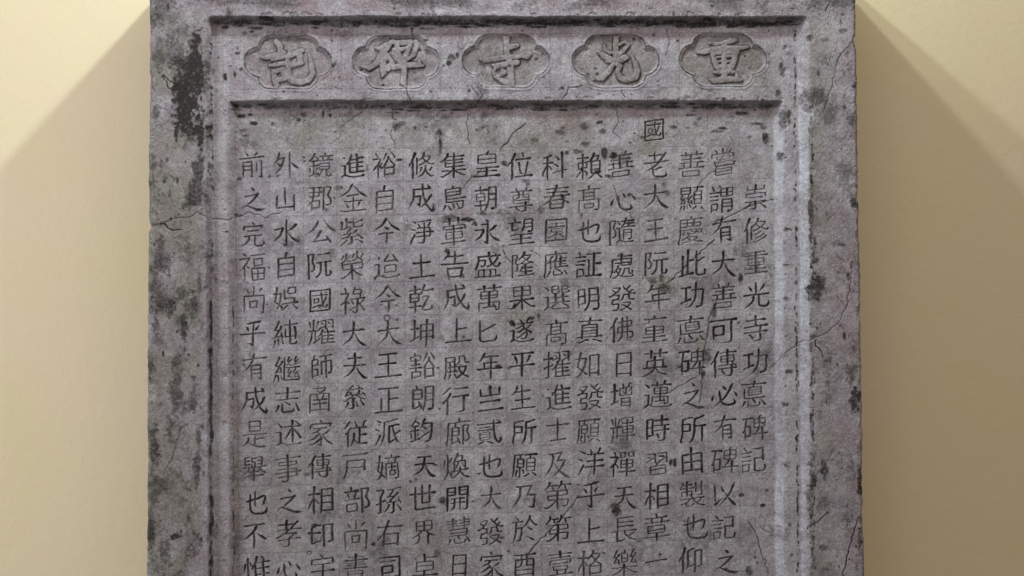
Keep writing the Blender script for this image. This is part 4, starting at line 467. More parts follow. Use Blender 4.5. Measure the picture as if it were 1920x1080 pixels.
 [[112,88,55,147,84,48,182,80,55],[60,78,60,59,108,59,47,122,57,29,162,59,28,173,37,21,185,6],[27,82,60,60,78,48,93,74,95],[112,134,55,147,130,48,182,126,55],[56,29,35,62,33,98,62,55,78,62,78,78],[58,112,38,75,115,43,86,127,50,89,136,56],[112,180,55,145,176,55,178,172,55,181,171,74,182,166,78,182,123,78,181,80,78,181,36,78,176,35,55,146,38,55,116,42,56,112,48,78,112,84,78,112,120,78,112,157,78,112,193,59,112,201,18],[62,112,78,62,141,78,62,171,78,62,201,59,62,209,18]],
 [[60,98,39,93,94,34,127,90,34,160,86,39],[28,166,42,69,161,34,109,156,34,149,152,34,190,147,68],[60,118,39,93,114,34,127,110,34,160,106,39],[34,55,42,72,51,34,110,46,34,148,42,34,186,38,68],[60,162,78,60,119,69,61,77,67,83,73,48,106,70,48,130,67,48,154,65,48,159,67,69,160,109,69,160,150,78],[110,27,78,110,46,78],[32,199,45,42,199,39,80,178,39,94,176,72],[60,138,23,93,134,21,127,130,21,160,126,23],[108,46,78,106,69,78],[134,170,45,160,176,39,186,183,72]],
 [[144,46,78,144,76,78],[104,81,39,143,76,34,182,72,39],[38,135,59,27,144,59],[136,109,69,132,124,65,115,141,38,108,144,7],[44,106,55,74,102,55,79,104,78,80,134,78,80,164,78,76,170,55,42,174,55],[52,49,60,45,91,60,39,132,60,42,140,60,42,167,60,42,194,45,42,200,13],[142,77,60,142,107,60],[154,114,35,160,118,98,160,153,78,160,189,59,160,198,18],[25,52,60,57,48,48,89,45,95],[94,156,42,128,152,34,160,148,34,194,145,68],[151,23,49,141,31,58,140,45,60],[136,109,41,142,107,34,181,101,42,181,72,49,181,43,41,138,46,34,110,50,35,105,53,49,105,81,49,104,109,49,106,110,34,130,108,34,136,109,41]],
 [[144,126,46,159,131,53,166,146,56,191,170,77,202,170,8],[120,43,39,145,41,39,169,38,44,170,51,56,162,72,56,160,96,56],[123,27,33,120,41,55,114,52,55,110,68,56,111,75,41,136,73,39,162,70,39],[23,70,35,29,74,68,70,69,55,75,71,78,73,82,77,62,104,77,56,121,78,57,161,78,58,201,59,58,209,18],[28,140,58,44,127,55,56,122,51],[92,104,42,126,100,34,158,97,34,192,93,68],[91,176,45,129,151,43,142,147,40],[106,120,50,118,138,50],[142,101,78,144,124,78,143,148,78,142,173,78,139,186,77,136,189,55,122,191,56,110,186,61],[50,38,73,58,52,59,58,70,60],[184,109,55,168,126,44,160,130,40],[58,118,52,72,121,58,81,131,75]],
 [[51,24,17,55,28,37,60,33,56,65,38,70,70,43,46],[31,70,49,47,67,43,62,64,40,77,61,42,93,58,55],[93,58,41,89,68,72,85,77,68,81,86,64,74,97,59,63,108,52,51,121,44,37,134,29,24,147,7],[62,104,35,62,129,57,62,153,54,62,178,55,62,202,29],[74,100,17,78,105,37,83,110,56,88,115,70,93,120,46],[108,43,49,130,40,43,152,37,40,174,34,42,196,31,55],[120,66,35,121,76,57,122,87,54,123,98,55,124,108,29],[120,66,46,140,64,51,161,62,55,181,60,56,180,75,57,179,90,63,177,104,9],[124,106,49,137,105,43,150,103,40,164,102,42,177,100,55],[108,127,35,109,147,57,110,166,54,111,185,55,112,204,29],[108,127,46,136,125,51,164,124,54,193,122,56,191,148,57,190,175,61,189,202,9],[112,162,49,131,160,43,150,159,40,170,158,42,189,156,55],[150,127,35,150,145,57,150,162,54,150,179,55,150,196,29],[112,198,49,131,197,43,150,196,40,170,194,42,189,193,55]],
 [[52,123,55,54,129,56,54,165,56,54,202,42,54,208,12],[56,116,41,68,121,45,79,134,50,81,143,56],[50,38,63,59,52,52,58,70,52],[88,167,42,124,163,34,158,159,34,194,155,68],[140,85,78,140,120,78,140,156,78,140,192,59,140,200,18],[100,115,39,140,111,34,180,106,39],[21,70,35,27,74,68,70,69,55,73,69,70,74,72,78,72,81,77,53,121,72,30,138,64],[128,40,55,126,35,35,98,39,35,96,44,49,97,67,49,102,69,34,126,65,35,128,60,49,128,40,56],[184,40,56,184,32,49,180,28,35,153,32,35,150,38,49,151,61,49,156,63,34,181,59,35,184,56,49,184,40,56],[140,137,39,172,133,34,178,130,46,180,122,49,180,86,49,178,81,35,142,85,34,106,89,34,101,92,49,101,115,49,101,139,49,106,141,34,140,137,39]],
 [[26,94,42,60,90,34,94,86,68],[117,43,37,143,63,75],[60,112,37,73,113,45,90,133,56],[166,136,45,192,130,45],[160,17,35,166,21,98,166,63,78,166,105,78,166,147,78,166,189,59,166,197,18],[60,90,78,61,127,78,61,164,78,62,201,59,62,209,18],[32,58,45,60,50,38,88,38,72],[62,50,78,62,90,78],[109,95,28,120,99,50,139,113,64],[98,156,45,126,148,37,154,139,37,166,138,42],[60,116,45,53,120,49,48,125,57,29,162,59,28,177,60]],
 [[40,54,42,75,50,34,110,46,34,145,42,34,180,38,68],[144,42,65,144,56,65,140,73,64],[28,86,42,69,81,34,110,76,34,151,72,34,192,67,68],[52,129,39,90,125,34,128,120,34,166,116,39],[26,180,42,68,175,34,109,170,34,150,166,34,192,161,68],[107,26,69,112,46,69],[76,50,60,76,66,60,80,80,59],[108,148,78,108,172,78,108,195,59,108,204,18],[52,129,56,52,109,49,56,105,35,91,101,34,125,97,34,160,93,35,166,96,49,166,134,49,160,140,35,125,144,34,91,148,34,56,152,35,52,149,49,52,129,56]],
 [[26,198,42,68,193,34,109,188,34,150,184,34,192,179,68],[74,48,34,76,68,34,73,76,25,51,81,24,28,86,15,12,86,4],[40,52,42,75,48,34,110,44,34,145,40,34,180,36,68],[110,98,78,110,128,78,110,158,78,110,188,78],[40,172,42,75,168,34,110,164,34,145,160,34,180,156,68],[107,27,64,112,44,64],[52,127,39,91,122,34,129,118,34,168,114,39],[110,98,40,118,95,34,158,91,34,166,92,42,168,98,49,168,128,49,164,135,35,129,139,34,95,144,34,60,148,34,53,147,49,52,109,49,54,104,35,77,101,34,100,97,34,110,98,40]],
 [[59,34,83,55,52,67,31,83,40,22,88,7],[43,92,23,84,87,39,125,83,39,166,78,39,171,79,56,172,103,56,168,107,39,132,112,39,96,116,39,60,120,39,54,122,50,50,131,56,51,148,43,94,144,39,104,149,45],[108,86,78,108,112,78,108,138,78,105,147,78,108,156,78,108,195,59,108,204,18],[56,52,39,82,49,34,108,47,68],[76,52,59,81,75,59],[108,142,39,140,139,39,172,135,39,177,137,56,174,163,56,168,176,44,148,180,39,135,176,15],[156,43,59,163,66,59],[132,44,39,162,40,34,192,37,68],[30,197,42,43,197,44,66,183,48,82,169,52,100,149,53],[132,25,83,132,41,69,126,48,66,116,67,42,110,73,7]],
 [[79,148,33,86,173,55,94,181,60],[176,72,35,182,75,98,182,110,78,182,145,59,182,153,18],[100,57,42,132,54,34,162,50,34,194,47,68],[77,104,36,81,122,59,88,136,64],[108,85,34,108,111,56,109,137,47,145,134,39,182,130,39],[144,23,47,144,62,78,144,101,78,145,140,78,145,178,78,148,182,67,154,184,55,176,182,55,188,176,74,191,160,21],[60,157,70,62,191,42,62,197,12],[80,64,69,70,84,56,60,94,56,56,104,57,46,120,57,41,133,55,27,144,30,9,150,6],[59,32,27,64,34,72,50,62,58,36,91,59,38,94,42,60,92,42],[42,134,39,60,132,35,82,125,40],[37,159,67,29,199,35,26,204,6]],
 [[145,122,30,158,129,53,163,137,52,174,141,51,184,153,77,193,153,8],[52,130,45,78,121,37,84,123,37,108,122,37,124,116,40,145,102,72],[33,199,42,56,183,42,79,168,42],[126,56,40,152,49,36,172,39,35,187,37,68],[126,26,42,126,51,70,126,76,70,129,83,50,155,80,48,182,78,49,185,75,68,189,61,19],[135,163,23,152,165,41,185,181,68,194,181,7],[27,103,24,44,96,39,64,93,39,74,89,39,101,84,42,103,97,53,84,112,49,80,120,54],[45,160,42,70,153,34,92,152,34,127,145,34,162,138,39],[102,123,55,99,131,47,80,142,47,74,152,53],[68,28,35,74,31,98,74,60,78,74,88,78],[74,54,39,108,51,68],[36,46,35,42,49,98,42,73,78,42,96,78],[112,148,78,112,180,78,109,190,76,106,192,55,83,195,34,68,194,8]],
 [[37,159,67,27,203,35,23,209,6],[135,128,17,138,129,43,128,140,37,118,163,39,122,165,27,136,162,30,141,171,28,141,175,9],[92,37,34,92,74,56,92,111,56,93,149,56,93,186,56,98,188,39,130,184,39,162,180,39,193,177,60],[122,101,39,123,115,39,114,137,39,116,139,28,128,138,27],[162,22,17,165,24,48,155,53,39,166,60,33],[162,56,14,166,56,14],[51,158,65,56,178,52,56,196,39,56,201,12],[182,144,39,183,155,38,191,167,37],[67,106,65,75,141,39,75,147,12],[152,80,24,180,74,25,183,64,33],[125,28,54,114,54,45,114,57,44,118,61,42],[138,45,42,130,55,40,122,61,37],[74,63,65,60,90,53,54,95,54,53,103,55,41,125,55,38,137,56],[53,33,25,57,35,69,50,55,55,37,83,55,34,93,56,38,94,39,54,93,39],[118,61,14,122,61,14],[118,61,14,122,65,14],[178,120,17,182,122,45,170,138,37,160,158,39,166,160,27,182,156,27],[181,38,37,175,49,35,166,56,32],[92,104,39,124,101,34,157,97,34,190,93,68],[67,151,23,77,182,42],[162,72,14,166,76,14],[166,56,34,162,76,34],[29,144,42,36,137,35,72,131,39],[164,96,39,165,110,39,157,129,38,156,135,39],[147,138,32,162,134,32,170,135,33],[122,61,39,118,81,39],[108,85,30,136,80,24,141,87,47]],
 [[45,67,39,69,72,39],[106,111,41,116,105,45,122,96,43,142,84,40,162,72,39,176,69,37],[106,111,60,104,127,60],[37,47,23,63,44,39,90,41,39,95,42,56,96,71,56,96,100,56,106,111,52],[115,40,23,145,37,39,175,34,51,176,66,56,176,98,60],[123,58,42,151,62,68],[35,108,42,56,97,38,78,85,36,96,80,40],[58,162,39,93,158,34,129,154,34,164,150,39],[58,162,56,58,136,49,62,132,35,95,128,34,127,124,34,160,121,35,164,126,49,164,152,49,164,178,49,160,180,34,127,184,34,93,188,34,60,192,35,58,188,49,58,162,56]],
 [[112,162,39,149,158,34,186,154,68],[152,109,56,152,144,56,152,179,56],[110,126,57,112,132,58,112,158,58,113,185,48,153,181,40,194,177,62],[112,138,39,149,134,34,186,130,68],[70,103,56,70,139,56,70,175,56,64,184,53],[54,36,25,58,39,70,58,71,56,58,104,56],[26,108,53,56,104,43,86,101,43,97,93,53,101,86,54,109,81,47,122,74,44,134,71,49],[101,37,23,133,35,48,134,61,56,134,87,60],[44,106,56,44,148,56,42,164,56,29,201,34,18,212,6],[87,44,62,75,87,32,71,93,6],[29,54,67,39,90,40,39,95,12],[149,32,23,183,29,48,184,55,56,184,81,60],[150,78,30,184,64,29],[119,95,83,109,126,66,92,139,36,83,142,7],[116,112,40,124,113,34,144,110,34,150,108,41],[147,91,56,152,109,56],[154,45,47,168,58,47],[152,109,39,190,105,68],[104,51,47,118,64,47],[97,154,66,94,162,53,90,166,42,70,175,41]],
 [[62,54,60,83,52,52,104,50,49,125,47,50,147,45,66],[100,24,42,100,40,68,100,56,65,100,73,66,100,89,35],[28,100,60,70,96,52,112,91,49,154,86,50,196,81,66],[181,31,49,166,50,86,152,69,79,137,87,73,120,104,66,99,120,58,76,134,50,51,148,30,28,162,8],[154,124,49,139,128,78,124,133,64,108,138,49,93,143,8],[89,120,49,89,135,75,89,151,70,89,166,65,93,177,64,100,184,65,109,187,67,120,188,68,131,189,70,144,189,72,159,187,74,172,185,77,181,181,81,185,176,84,184,169,62,182,161,35,181,154,10]],
 [[52,147,39,91,142,34,129,138,34,168,134,39],[52,189,55,89,185,55,127,180,55,164,176,55,167,175,74,168,170,78,168,131,78,167,92,78,167,53,71,130,57,55,93,61,55,56,65,55,52,71,78,52,115,78,52,158,78,52,202,59,52,210,18],[52,107,55,91,102,48,129,98,48,168,94,55],[107,28,94,102,47,78,102,59,78]],
 [[140,33,25,166,30,42,170,32,60,169,66,60,168,100,60],[148,104,69,150,114,68,156,121,61,173,133,57,190,139,90,200,139,9],[46,174,42,90,169,34,132,164,34,176,159,68],[104,118,35,110,121,98,110,158,78,110,195,59,110,204,18],[28,116,42,64,111,34,100,107,34,136,103,34,146,104,34,169,100,34,191,97,68],[74,112,59,71,123,59,65,134,51,31,159,30,19,163,6],[94,85,56,94,108,56],[138,57,42,170,53,39],[77,37,48,54,45,42,49,51,56,49,82,56,50,113,56],[48,67,39,78,64,68],[138,81,42,168,78,39],[50,91,39,80,88,68],[98,32,34,99,67,54,118,66,40,120,67,56,120,105,56],[66,135,50,72,140,41,78,142,34,113,138,34,147,134,68],[98,46,39,128,42,68]],
 [[104,141,69,98,157,66,85,173,58,60,189,52,30,201,31,10,203,7],[116,140,68,123,155,65,139,169,59,160,178,52,190,182,75],[70,28,35,76,31,98,76,75,59,76,83,18],[27,148,60,63,144,48,98,140,48,110,140,48,120,137,48,154,133,48,189,129,95],[102,66,35,108,70,98,108,105,78,108,140,78],[52,145,70,52,105,61,54,100,43,90,95,43,125,91,43,160,86,43,166,87,48,168,90,61,168,132,70],[138,20,35,144,23,98,144,67,59,144,76,18],[32,57,42,71,53,34,110,48,34,149,44,34,188,39,68]],
 [[142,23,101,142,54,61,142,62,18],[30,51,42,70,47,34,109,42,34,148,38,34,188,33,68],[54,99,39,91,94,34,129,90,34,166,86,39],[76,31,101,76,61,61,76,70,18],[110,68,78,110,102,78,110,136,78,110,170,78],[67,177,42,105,171,34,144,164,39],[139,145,34,145,163,56,154,174,62],[42,202,42,42,177,49,42,152,49,44,147,35,87,142,34,129,136,34,172,131,34,178,134,49,178,176,49,174,184,37,157,187,68],[54,99,56,54,79,49,56,75,35,91,71,34,125,67,34,160,63,35,166,66,49,166,104,49,160,110,35,126,114,34,92,118,34,58,122,35,54,119,49,54,99,56]],
 [[142,23,101,142,54,61,142,62,18],[28,52,42,69,47,34,109,42,34,149,38,34,190,33,68],[78,31,101,78,61,61,78,70,18],[54,139,23,91,134,21,129,130,21,166,126,23],[26,186,42,67,181,34,108,176,34,149,172,34,190,167,68],[108,70,56,108,112,56,108,154,56,108,196,42,108,202,12],[34,100,42,34,83,49,38,79,35,73,75,34,108,71,34,143,66,34,178,62,34,184,64,49,184,83,68],[52,99,42,90,95,34,128,90,34,166,86,68],[166,126,56,166,110,49,162,107,35,127,111,34,91,115,34,56,119,35,54,123,49,54,157,49,60,160,35,93,156,34,127,152,34,160,148,35,166,142,49,166,126,56]],
 [[108,42,39,142,39,34,176,35,68],[78,132,41,84,133,39,104,131,39,106,133,56,100,151,55,88,175,54],[70,149,50,81,167,49,88,171,43],[47,196,39,54,198,36,64,194,42,88,175,43],[88,175,47,106,185,38,126,188,35,155,185,34,184,182,34,193,178,68],[64,95,42,106,91,39],[81,116,62,78,130,51,73,137,51,69,148,49,57,160,39,42,162,36],[118,172,42,129,152,49,130,132,49,134,128,35,158,125,34,163,126,49,164,156,49,170,163,38,180,162,35,185,159,42,188,155,49,188,142,68],[108,28,98,108,64,78],[106,65,56,106,99,56,110,107,47,122,109,39,146,106,39,170,103,39,176,101,45,181,96,56,178,78,56,182,60,56,178,57,39,134,62,39,90,67,39,47,72,39,44,78,56,44,109,56,44,140,56,42,160,56,31,201,35,22,212,6],[106,89,39,130,84,34,154,80,35,163,84,68]],
 [[79,72,89,60,102,75,56,112,78,58,122,78,58,162,78,58,201,78],[28,135,67,44,121,63,56,116,58],[160,90,78,160,134,78,159,177,78,157,183,74,154,185,55,125,191,34,105,191,8],[78,35,60,68,39,59,48,61,61,29,78,37,17,83,7],[100,43,42,144,38,34,188,33,68],[91,98,60,124,95,48,158,91,48,191,87,95]],
 [[50,36,57,64,57,57],[88,104,48,74,122,48],[158,26,34,179,55,57,183,65,77,191,65,8],[143,60,83,139,74,68,135,78,66,121,102,66,102,130,62,90,136,50,84,136,54,76,131,66,74,122,69],[22,71,31,28,74,61,70,69,48,74,69,58,76,72,70,73,84,68,63,102,68,58,118,70,58,159,70,58,201,52,58,208,16],[140,75,51,147,78,59,157,93,61,177,117,61,177,120,64,172,129,65,172,152,65,172,175,65,168,178,45,138,181,45,108,184,45],[110,134,55,141,131,48,172,127,55],[110,134,55,108,140,56,108,168,56,108,196,42,108,202,12],[104,129,67,110,134,67],[122,34,69,110,56,58,98,79,36,92,84,6],[58,124,60,46,128,69,26,149,46,19,153,9],[58,122,42,74,122,42]],
 [[68,28,35,74,31,98,74,61,78,74,91,78,74,121,59,74,130,18],[40,122,42,40,98,49,42,94,35,74,91,34,106,87,34,108,89,49,109,119,49,112,134,56],[29,144,42,59,140,34,90,137,34,102,137,34,124,133,34,158,129,34,191,125,68],[47,34,67,44,48,55,32,66,32,27,70,6],[44,50,41,50,51,34,80,48,34,109,44,68],[26,76,42,57,72,34,87,69,34,118,65,68],[29,178,40,69,164,42,91,149,49,96,138,54],[176,23,67,176,63,56,176,102,56,170,107,40,151,110,24,130,108,6],[95,112,38,108,110,38],[106,111,20,108,116,20],[136,33,25,140,35,70,140,63,56,140,90,42,140,96,12],[118,135,59,122,149,57,134,161,51,144,164,50,150,171,51,161,176,45,188,180,77,203,180,8],[106,113,11,108,112,11],[174,127,52,172,142,48,151,157,44,146,164,48],[70,165,56,70,187,49,72,190,36,86,189,35,110,180,37,121,171,68]],
 [[32,121,42,61,118,34,90,115,68],[26,70,42,61,66,34,96,62,68],[52,34,57,66,54,57],[36,95,42,61,92,34,86,89,68],[178,96,55,147,100,55,117,104,72,117,141,78,116,178,78,121,184,66,130,186,55,172,181,55,182,177,60,185,174,76,188,165,78,188,148,78],[109,42,33,143,39,55,177,35,71,178,72,78,178,109,84],[36,191,39,59,188,39,81,185,53,82,147,56,81,142,53,78,142,39,38,148,47,37,175,56,36,202,42,36,208,12]],
 [[51,36,65,56,50,52,56,66,52],[30,123,42,56,120,34,82,118,68],[148,40,78,148,75,78,148,111,78,148,146,78,148,182,78],[148,104,55,189,99,95],[36,193,39,76,188,40,78,182,56,77,145,50,40,148,39,36,155,56,36,180,56,36,204,42,36,210,12],[93,188,60,126,184,48,160,181,48,193,177,95],[26,70,42,57,66,34,88,63,68],[100,43,42,130,40,34,160,36,34,190,33,68],[106,84,25,110,87,70,110,120,56,110,153,56,110,186,56],[34,95,42,58,92,34,82,90,68]],
 [[112,138,39,145,134,34,178,130,39],[32,97,42,57,94,34,82,92,68],[34,121,42,58,118,34,82,116,68],[104,65,39,144,60,34,184,56,39],[112,195,60,112,155,69,113,114,69,118,111,48,145,108,48,172,105,48,176,106,62,178,110,69,178,142,69,178,174,69,173,184,53,155,187,95],[53,35,59,61,55,59],[144,34,78,144,60,78,144,86,78],[112,162,39,145,158,34,178,154,39],[36,189,39,77,183,49,78,148,56,77,143,53,74,142,39,38,148,47,37,175,56,36,202,42,36,208,12],[26,72,42,57,68,34,88,65,68],[104,65,56,104,41,49,108,37,35,144,32,34,180,28,34,184,30,49,184,54,49,184,78,49,182,82,35,144,86,34,106,90,35,104,87,49,104,65,56]],
 [[32,131,42,67,127,34,102,123,68],[154,59,78,155,74,63,170,96,62,185,118,62,185,121,64,180,130,65,180,174,65,176,177,45,151,180,45,126,182,45],[126,130,39,150,128,34,174,125,34,180,126,41],[154,75,44,148,79,52,136,101,54,124,123,56,126,134,56,126,164,56,126,194,56],[65,34,60,68,51,60],[40,108,42,67,105,34,94,102,68],[142,29,70,131,52,58,120,74,36,114,80,6],[166,29,35,177,47,58,188,65,64],[64,65,25,68,68,70,68,109,56,68,151,56],[42,190,40,67,187,40,92,184,40,95,183,55,96,178,58,96,156,58,94,151,41,69,154,40,44,156,41,42,160,58,42,202,43,42,208,13],[68,51,39,101,50,39,102,65,49,96,76,37,71,80,34,46,84,34,39,82,44,34,73,49,35,58,40,62,54,34,68,51,41]],
 [[159,25,26,179,35,48,180,46,52],[28,64,42,69,59,34,110,54,34,151,50,34,192,45,68],[27,202,37,38,199,40,67,180,42],[89,180,22,99,180,40,118,190,41,127,191,56],[138,25,42,140,67,70,142,109,70,146,130,69,151,152,69,162,176,66,174,183,53,182,182,51,187,177,68,192,159,70,186,148,19],[42,82,26,78,78,21,114,74,41],[42,154,23,78,150,21,114,146,23],[30,103,42,62,100,34,92,96,34,124,93,68],[42,136,23,78,132,21,114,128,23],[42,154,34,42,124,30,46,119,21,76,115,21,106,111,21,113,114,30,114,156,30,110,164,21,78,168,21,46,171,21,42,168,29,42,154,34]],
 [[136,45,39,166,42,39,171,43,56,164,72,56],[120,79,39,162,73,39,179,73,55,179,112,56,180,150,56,176,154,42,168,156,39],[60,32,25,64,34,70,64,65,56,64,95,56,64,126,56],[168,156,60,169,167,56,189,184,64],[120,105,23,150,102,21,180,98,23],[134,159,39,168,156,39],[28,62,42,65,57,34,102,53,68],[62,142,43,52,150,48,28,186,30,20,192,6],[139,27,83,135,44,68,130,49,64,119,66,67,116,76,69],[116,76,39,104,77,40,92,84,40,66,87,39,40,90,39,36,92,50,34,97,56,35,128,52,62,128,39],[116,76,53,120,79,53],[134,159,60,132,174,57,118,187,48,106,192,27,97,193,6],[64,144,56,64,172,56,64,201,42,64,207,12],[62,142,44,76,145,47,84,151,53,93,160,58,94,172,64],[120,133,39,150,130,34,180,126,39],[120,79,56,120,118,56,120,157,56,124,160,41,134,159,39],[62,128,89,62,142,89],[94,84,56,93,121,52,64,126,39],[64,126,79,62,128,79]],
 [[104,71,42,145,66,34,186,62,68],[54,34,25,58,37,70,58,70,56,58,104,56],[25,108,60,58,104,48,91,100,95],[70,103,56,70,134,56,70,165,56,65,179,55],[31,52,70,39,90,42,39,96,12],[44,106,56,43,133,56,42,160,56,35,184,56,29,209,35,20,221,6],[108,118,39,145,114,34,182,110,39],[140,46,25,144,49,70,144,85,56,144,120,56,144,156,56,144,192,42,144,198,12],[70,167,40,88,161,34,104,165,35,134,161,34,164,158,34,193,155,68],[87,44,62,80,66,52,73,88,32,68,93,6],[102,59,42,103,40,49,110,36,34,147,32,34,184,28,34,186,30,49,186,49,68],[182,110,56,182,90,49,180,86,35,147,90,34,114,94,35,108,98,49,108,134,49,112,140,35,145,136,34,178,132,35,182,128,49,182,110,56]],
 [[151,40,38,166,56,66,171,68,65,178,72,64,181,80,90,190,80,9],[27,108,33,54,105,55,58,108,78,58,141,78,58,174,78],[58,174,46,90,186,38,128,186,37,155,182,37,182,178,37,197,169,72],[58,174,52,48,179,56,38,188,60,33,194,69,32,206,43,29,211,7],[56,59,60,56,70,60],[122,30,35,115,43,57,97,70,57,94,78,59,94,81,43,110,80,42,118,77,42,144,73,42,170,69,42],[114,110,39,142,107,34,170,104,35,172,109,49,171,147,49,166,150,34,130,153,34,95,157,45,95,114,49,98,112,35,114,110,39]],
 [[40,49,39,58,74,75],[27,108,33,54,105,55,58,108,78,58,141,78,58,174,78],[157,28,37,179,47,75],[35,189,47,58,174,47],[128,23,35,134,27,98,134,65,78,132,74,78,134,85,78,134,125,78,134,164,59,134,173,18],[58,174,41,67,176,38,91,186,37,106,186,34,141,183,34,176,179,34,195,172,68],[134,65,55,161,62,48,189,59,95],[77,72,60,100,69,48,122,67,49,132,70,59],[134,83,51,146,86,53,152,89,64,167,107,65,181,125,67,185,136,90,198,136,9],[132,80,50,120,90,55,106,116,57,92,142,36,82,150,6]],
 [[144,58,78,144,90,78,144,121,78,144,152,78],[98,64,55,121,61,48,144,58,55],[146,56,90,144,58,90],[139,29,87,146,56,69],[146,56,58,152,57,48,187,53,95],[92,80,52,79,86,59,72,98,66],[94,94,39,138,89,34,182,84,68],[42,56,48,52,55,48],[94,124,39,138,119,34,182,114,68],[29,114,33,52,111,55,56,113,78,56,145,78,56,176,78],[107,30,47,99,59,78,92,74,78,94,116,78,95,157,73,127,154,55,159,150,55,191,147,84],[34,191,55,56,176,55],[56,176,57,66,178,53,82,185,51,112,188,48,144,184,48,176,181,48,191,176,95]],
 [[98,30,34,110,48,58,112,60,60],[25,114,33,50,111,55,54,113,78,54,145,78,54,177,78],[77,161,40,104,146,42,132,123,42,144,118,38],[54,177,40,65,178,38,84,187,37,104,189,34,140,185,34,176,181,35,199,171,68],[126,60,59,120,77,59],[75,99,42,84,97,37,108,82,38,120,77,41],[120,77,55,126,85,58,129,93,56,140,101,49,146,102,43],[54,177,57,34,191,57],[162,23,70,153,43,59,150,56,59],[146,108,52,158,111,57,179,125,75],[146,102,60,144,114,60,146,134,60,141,154,59,136,160,50,130,164,42,116,165,43,107,161,49],[33,46,37,54,64,64,57,72,75],[77,64,42,102,62,34,128,60,34,159,55,34,189,51,68],[179,70,53,154,93,45,146,102,48],[79,123,37,88,124,37,96,119,43,128,94,43]],
 [[142,57,39,180,51,35,182,48,49,182,36,49,180,30,35,144,35,35,142,41,49,142,69,49,145,76,45,152,79,35,180,76,34,187,72,44,189,66,68],[148,85,35,154,88,98,154,111,78,154,133,78],[72,145,42,112,140,34,152,135,34,192,131,68],[80,114,42,115,110,34,149,106,34,184,102,68],[33,47,35,44,54,62,53,64,75],[104,90,35,110,93,98,110,116,78,110,138,78],[121,150,44,113,153,41,86,172,46,82,183,51],[56,176,41,66,178,38,86,186,37,106,188,34,141,185,34,176,181,34,191,176,68],[150,136,52,151,147,45,185,161,68,193,161,7],[80,64,39,118,58,35,120,55,49,120,43,49,118,38,35,82,42,35,80,48,49,80,72,49,83,83,47,90,86,35,116,83,34,123,80,44,125,73,68],[56,176,58,30,198,36,25,200,7],[27,114,33,52,111,55,56,113,78,56,145,78,56,176,78]],
 [[90,87,23,132,82,21,174,77,23],[154,22,80,154,37,80],[72,47,42,112,42,34,152,37,34,192,33,68],[56,176,54,44,184,58,29,198,37,23,201,7],[33,47,35,44,54,62,53,64,75],[76,182,56,77,175,49,82,165,49,82,128,49,86,125,34,117,122,34,149,118,34,180,115,35,182,122,49,182,148,49,180,158,48,176,162,35,161,164,68],[130,64,56,130,104,56,130,144,56],[101,152,42,129,146,34,158,141,39],[108,29,58,108,54,58],[155,127,39,163,148,39],[56,176,43,84,187,37,106,189,34,141,185,34,176,181,34,187,177,38,199,168,68],[27,114,33,52,111,55,56,113,78,56,145,78,56,176,78],[90,87,56,90,73,49,96,66,35,131,62,34,166,58,34,172,59,42,174,63,49,174,91,49,168,97,35,131,102,34,94,106,35,90,102,49,90,87,56]],
 [[56,110,69,52,137,69,47,147,63,40,152,61,25,169,39,14,176,7],[52,139,39,78,136,39,103,134,54,104,177,56,103,180,50,100,181,39,75,184,39,50,187,39],[26,80,42,58,76,34,88,73,34,120,69,68],[64,48,78,62,78,78,60,108,78],[30,46,25,35,49,49,66,45,39,98,42,39,101,42,53,102,47,56,102,75,56,101,102,48,68,107,39,35,111,39],[157,161,48,180,155,41,183,151,54,186,144,56,185,122,56,179,110,53,166,96,52,164,92,56,166,84,55,181,50,55,183,36,56,178,32,39,136,39,40,134,45,56,134,82,56,134,119,56,134,156,56,134,193,56],[48,147,55,50,153,56,50,178,56,50,203,42,50,209,12]],
 [[100,55,60,101,71,60,93,96,59,92,106,60],[28,114,42,59,110,34,89,107,34,120,103,68],[71,32,69,76,58,69],[33,63,60,74,58,48,115,54,95],[54,61,60,52,79,60,59,100,44,59,106,13],[159,159,66,178,155,60,184,146,78,183,120,78,166,92,78,174,70,77,181,48,78,183,36,78,178,34,55,141,40,71,141,78,78,140,116,78,140,154,78,140,192,78],[50,189,39,79,185,34,107,182,42,107,159,49,107,137,49,102,135,34,73,139,34,44,143,35,42,148,49,42,186,49,44,190,39,50,189,39]],
 [[29,54,60,69,49,48,109,44,48,149,40,48,189,35,95],[130,42,78,130,80,78,131,118,78,138,121,55,176,117,55],[44,203,60,44,165,69,45,128,69,45,91,60,87,86,48,128,80,48,170,75,48,175,76,57,176,79,69,176,115,69,176,151,69,176,188,95],[44,190,39,77,186,34,110,182,34,143,178,34,176,175,39],[44,158,39,77,154,34,110,150,34,143,146,34,176,143,39],[88,47,60,88,72,60,88,97,60,84,115,58,75,126,51,61,135,43,44,136,42]],
 [[42,166,42,77,162,34,111,158,34,145,154,34,180,150,68],[28,196,42,69,191,34,110,186,34,151,182,34,192,177,68],[52,117,23,91,112,21,129,108,21,168,104,23],[28,74,42,69,69,34,109,64,34,149,60,34,190,55,68],[47,48,42,78,43,34,109,39,34,136,34,35,162,28,34,175,30,68],[108,40,78,108,77,78,108,113,78,108,150,78,108,186,78],[108,86,39,137,84,34,166,81,36,168,88,49,168,122,49,166,128,42,158,131,34,123,134,34,89,138,34,54,142,35,52,137,49,53,94,47,80,90,34,108,86,39]],
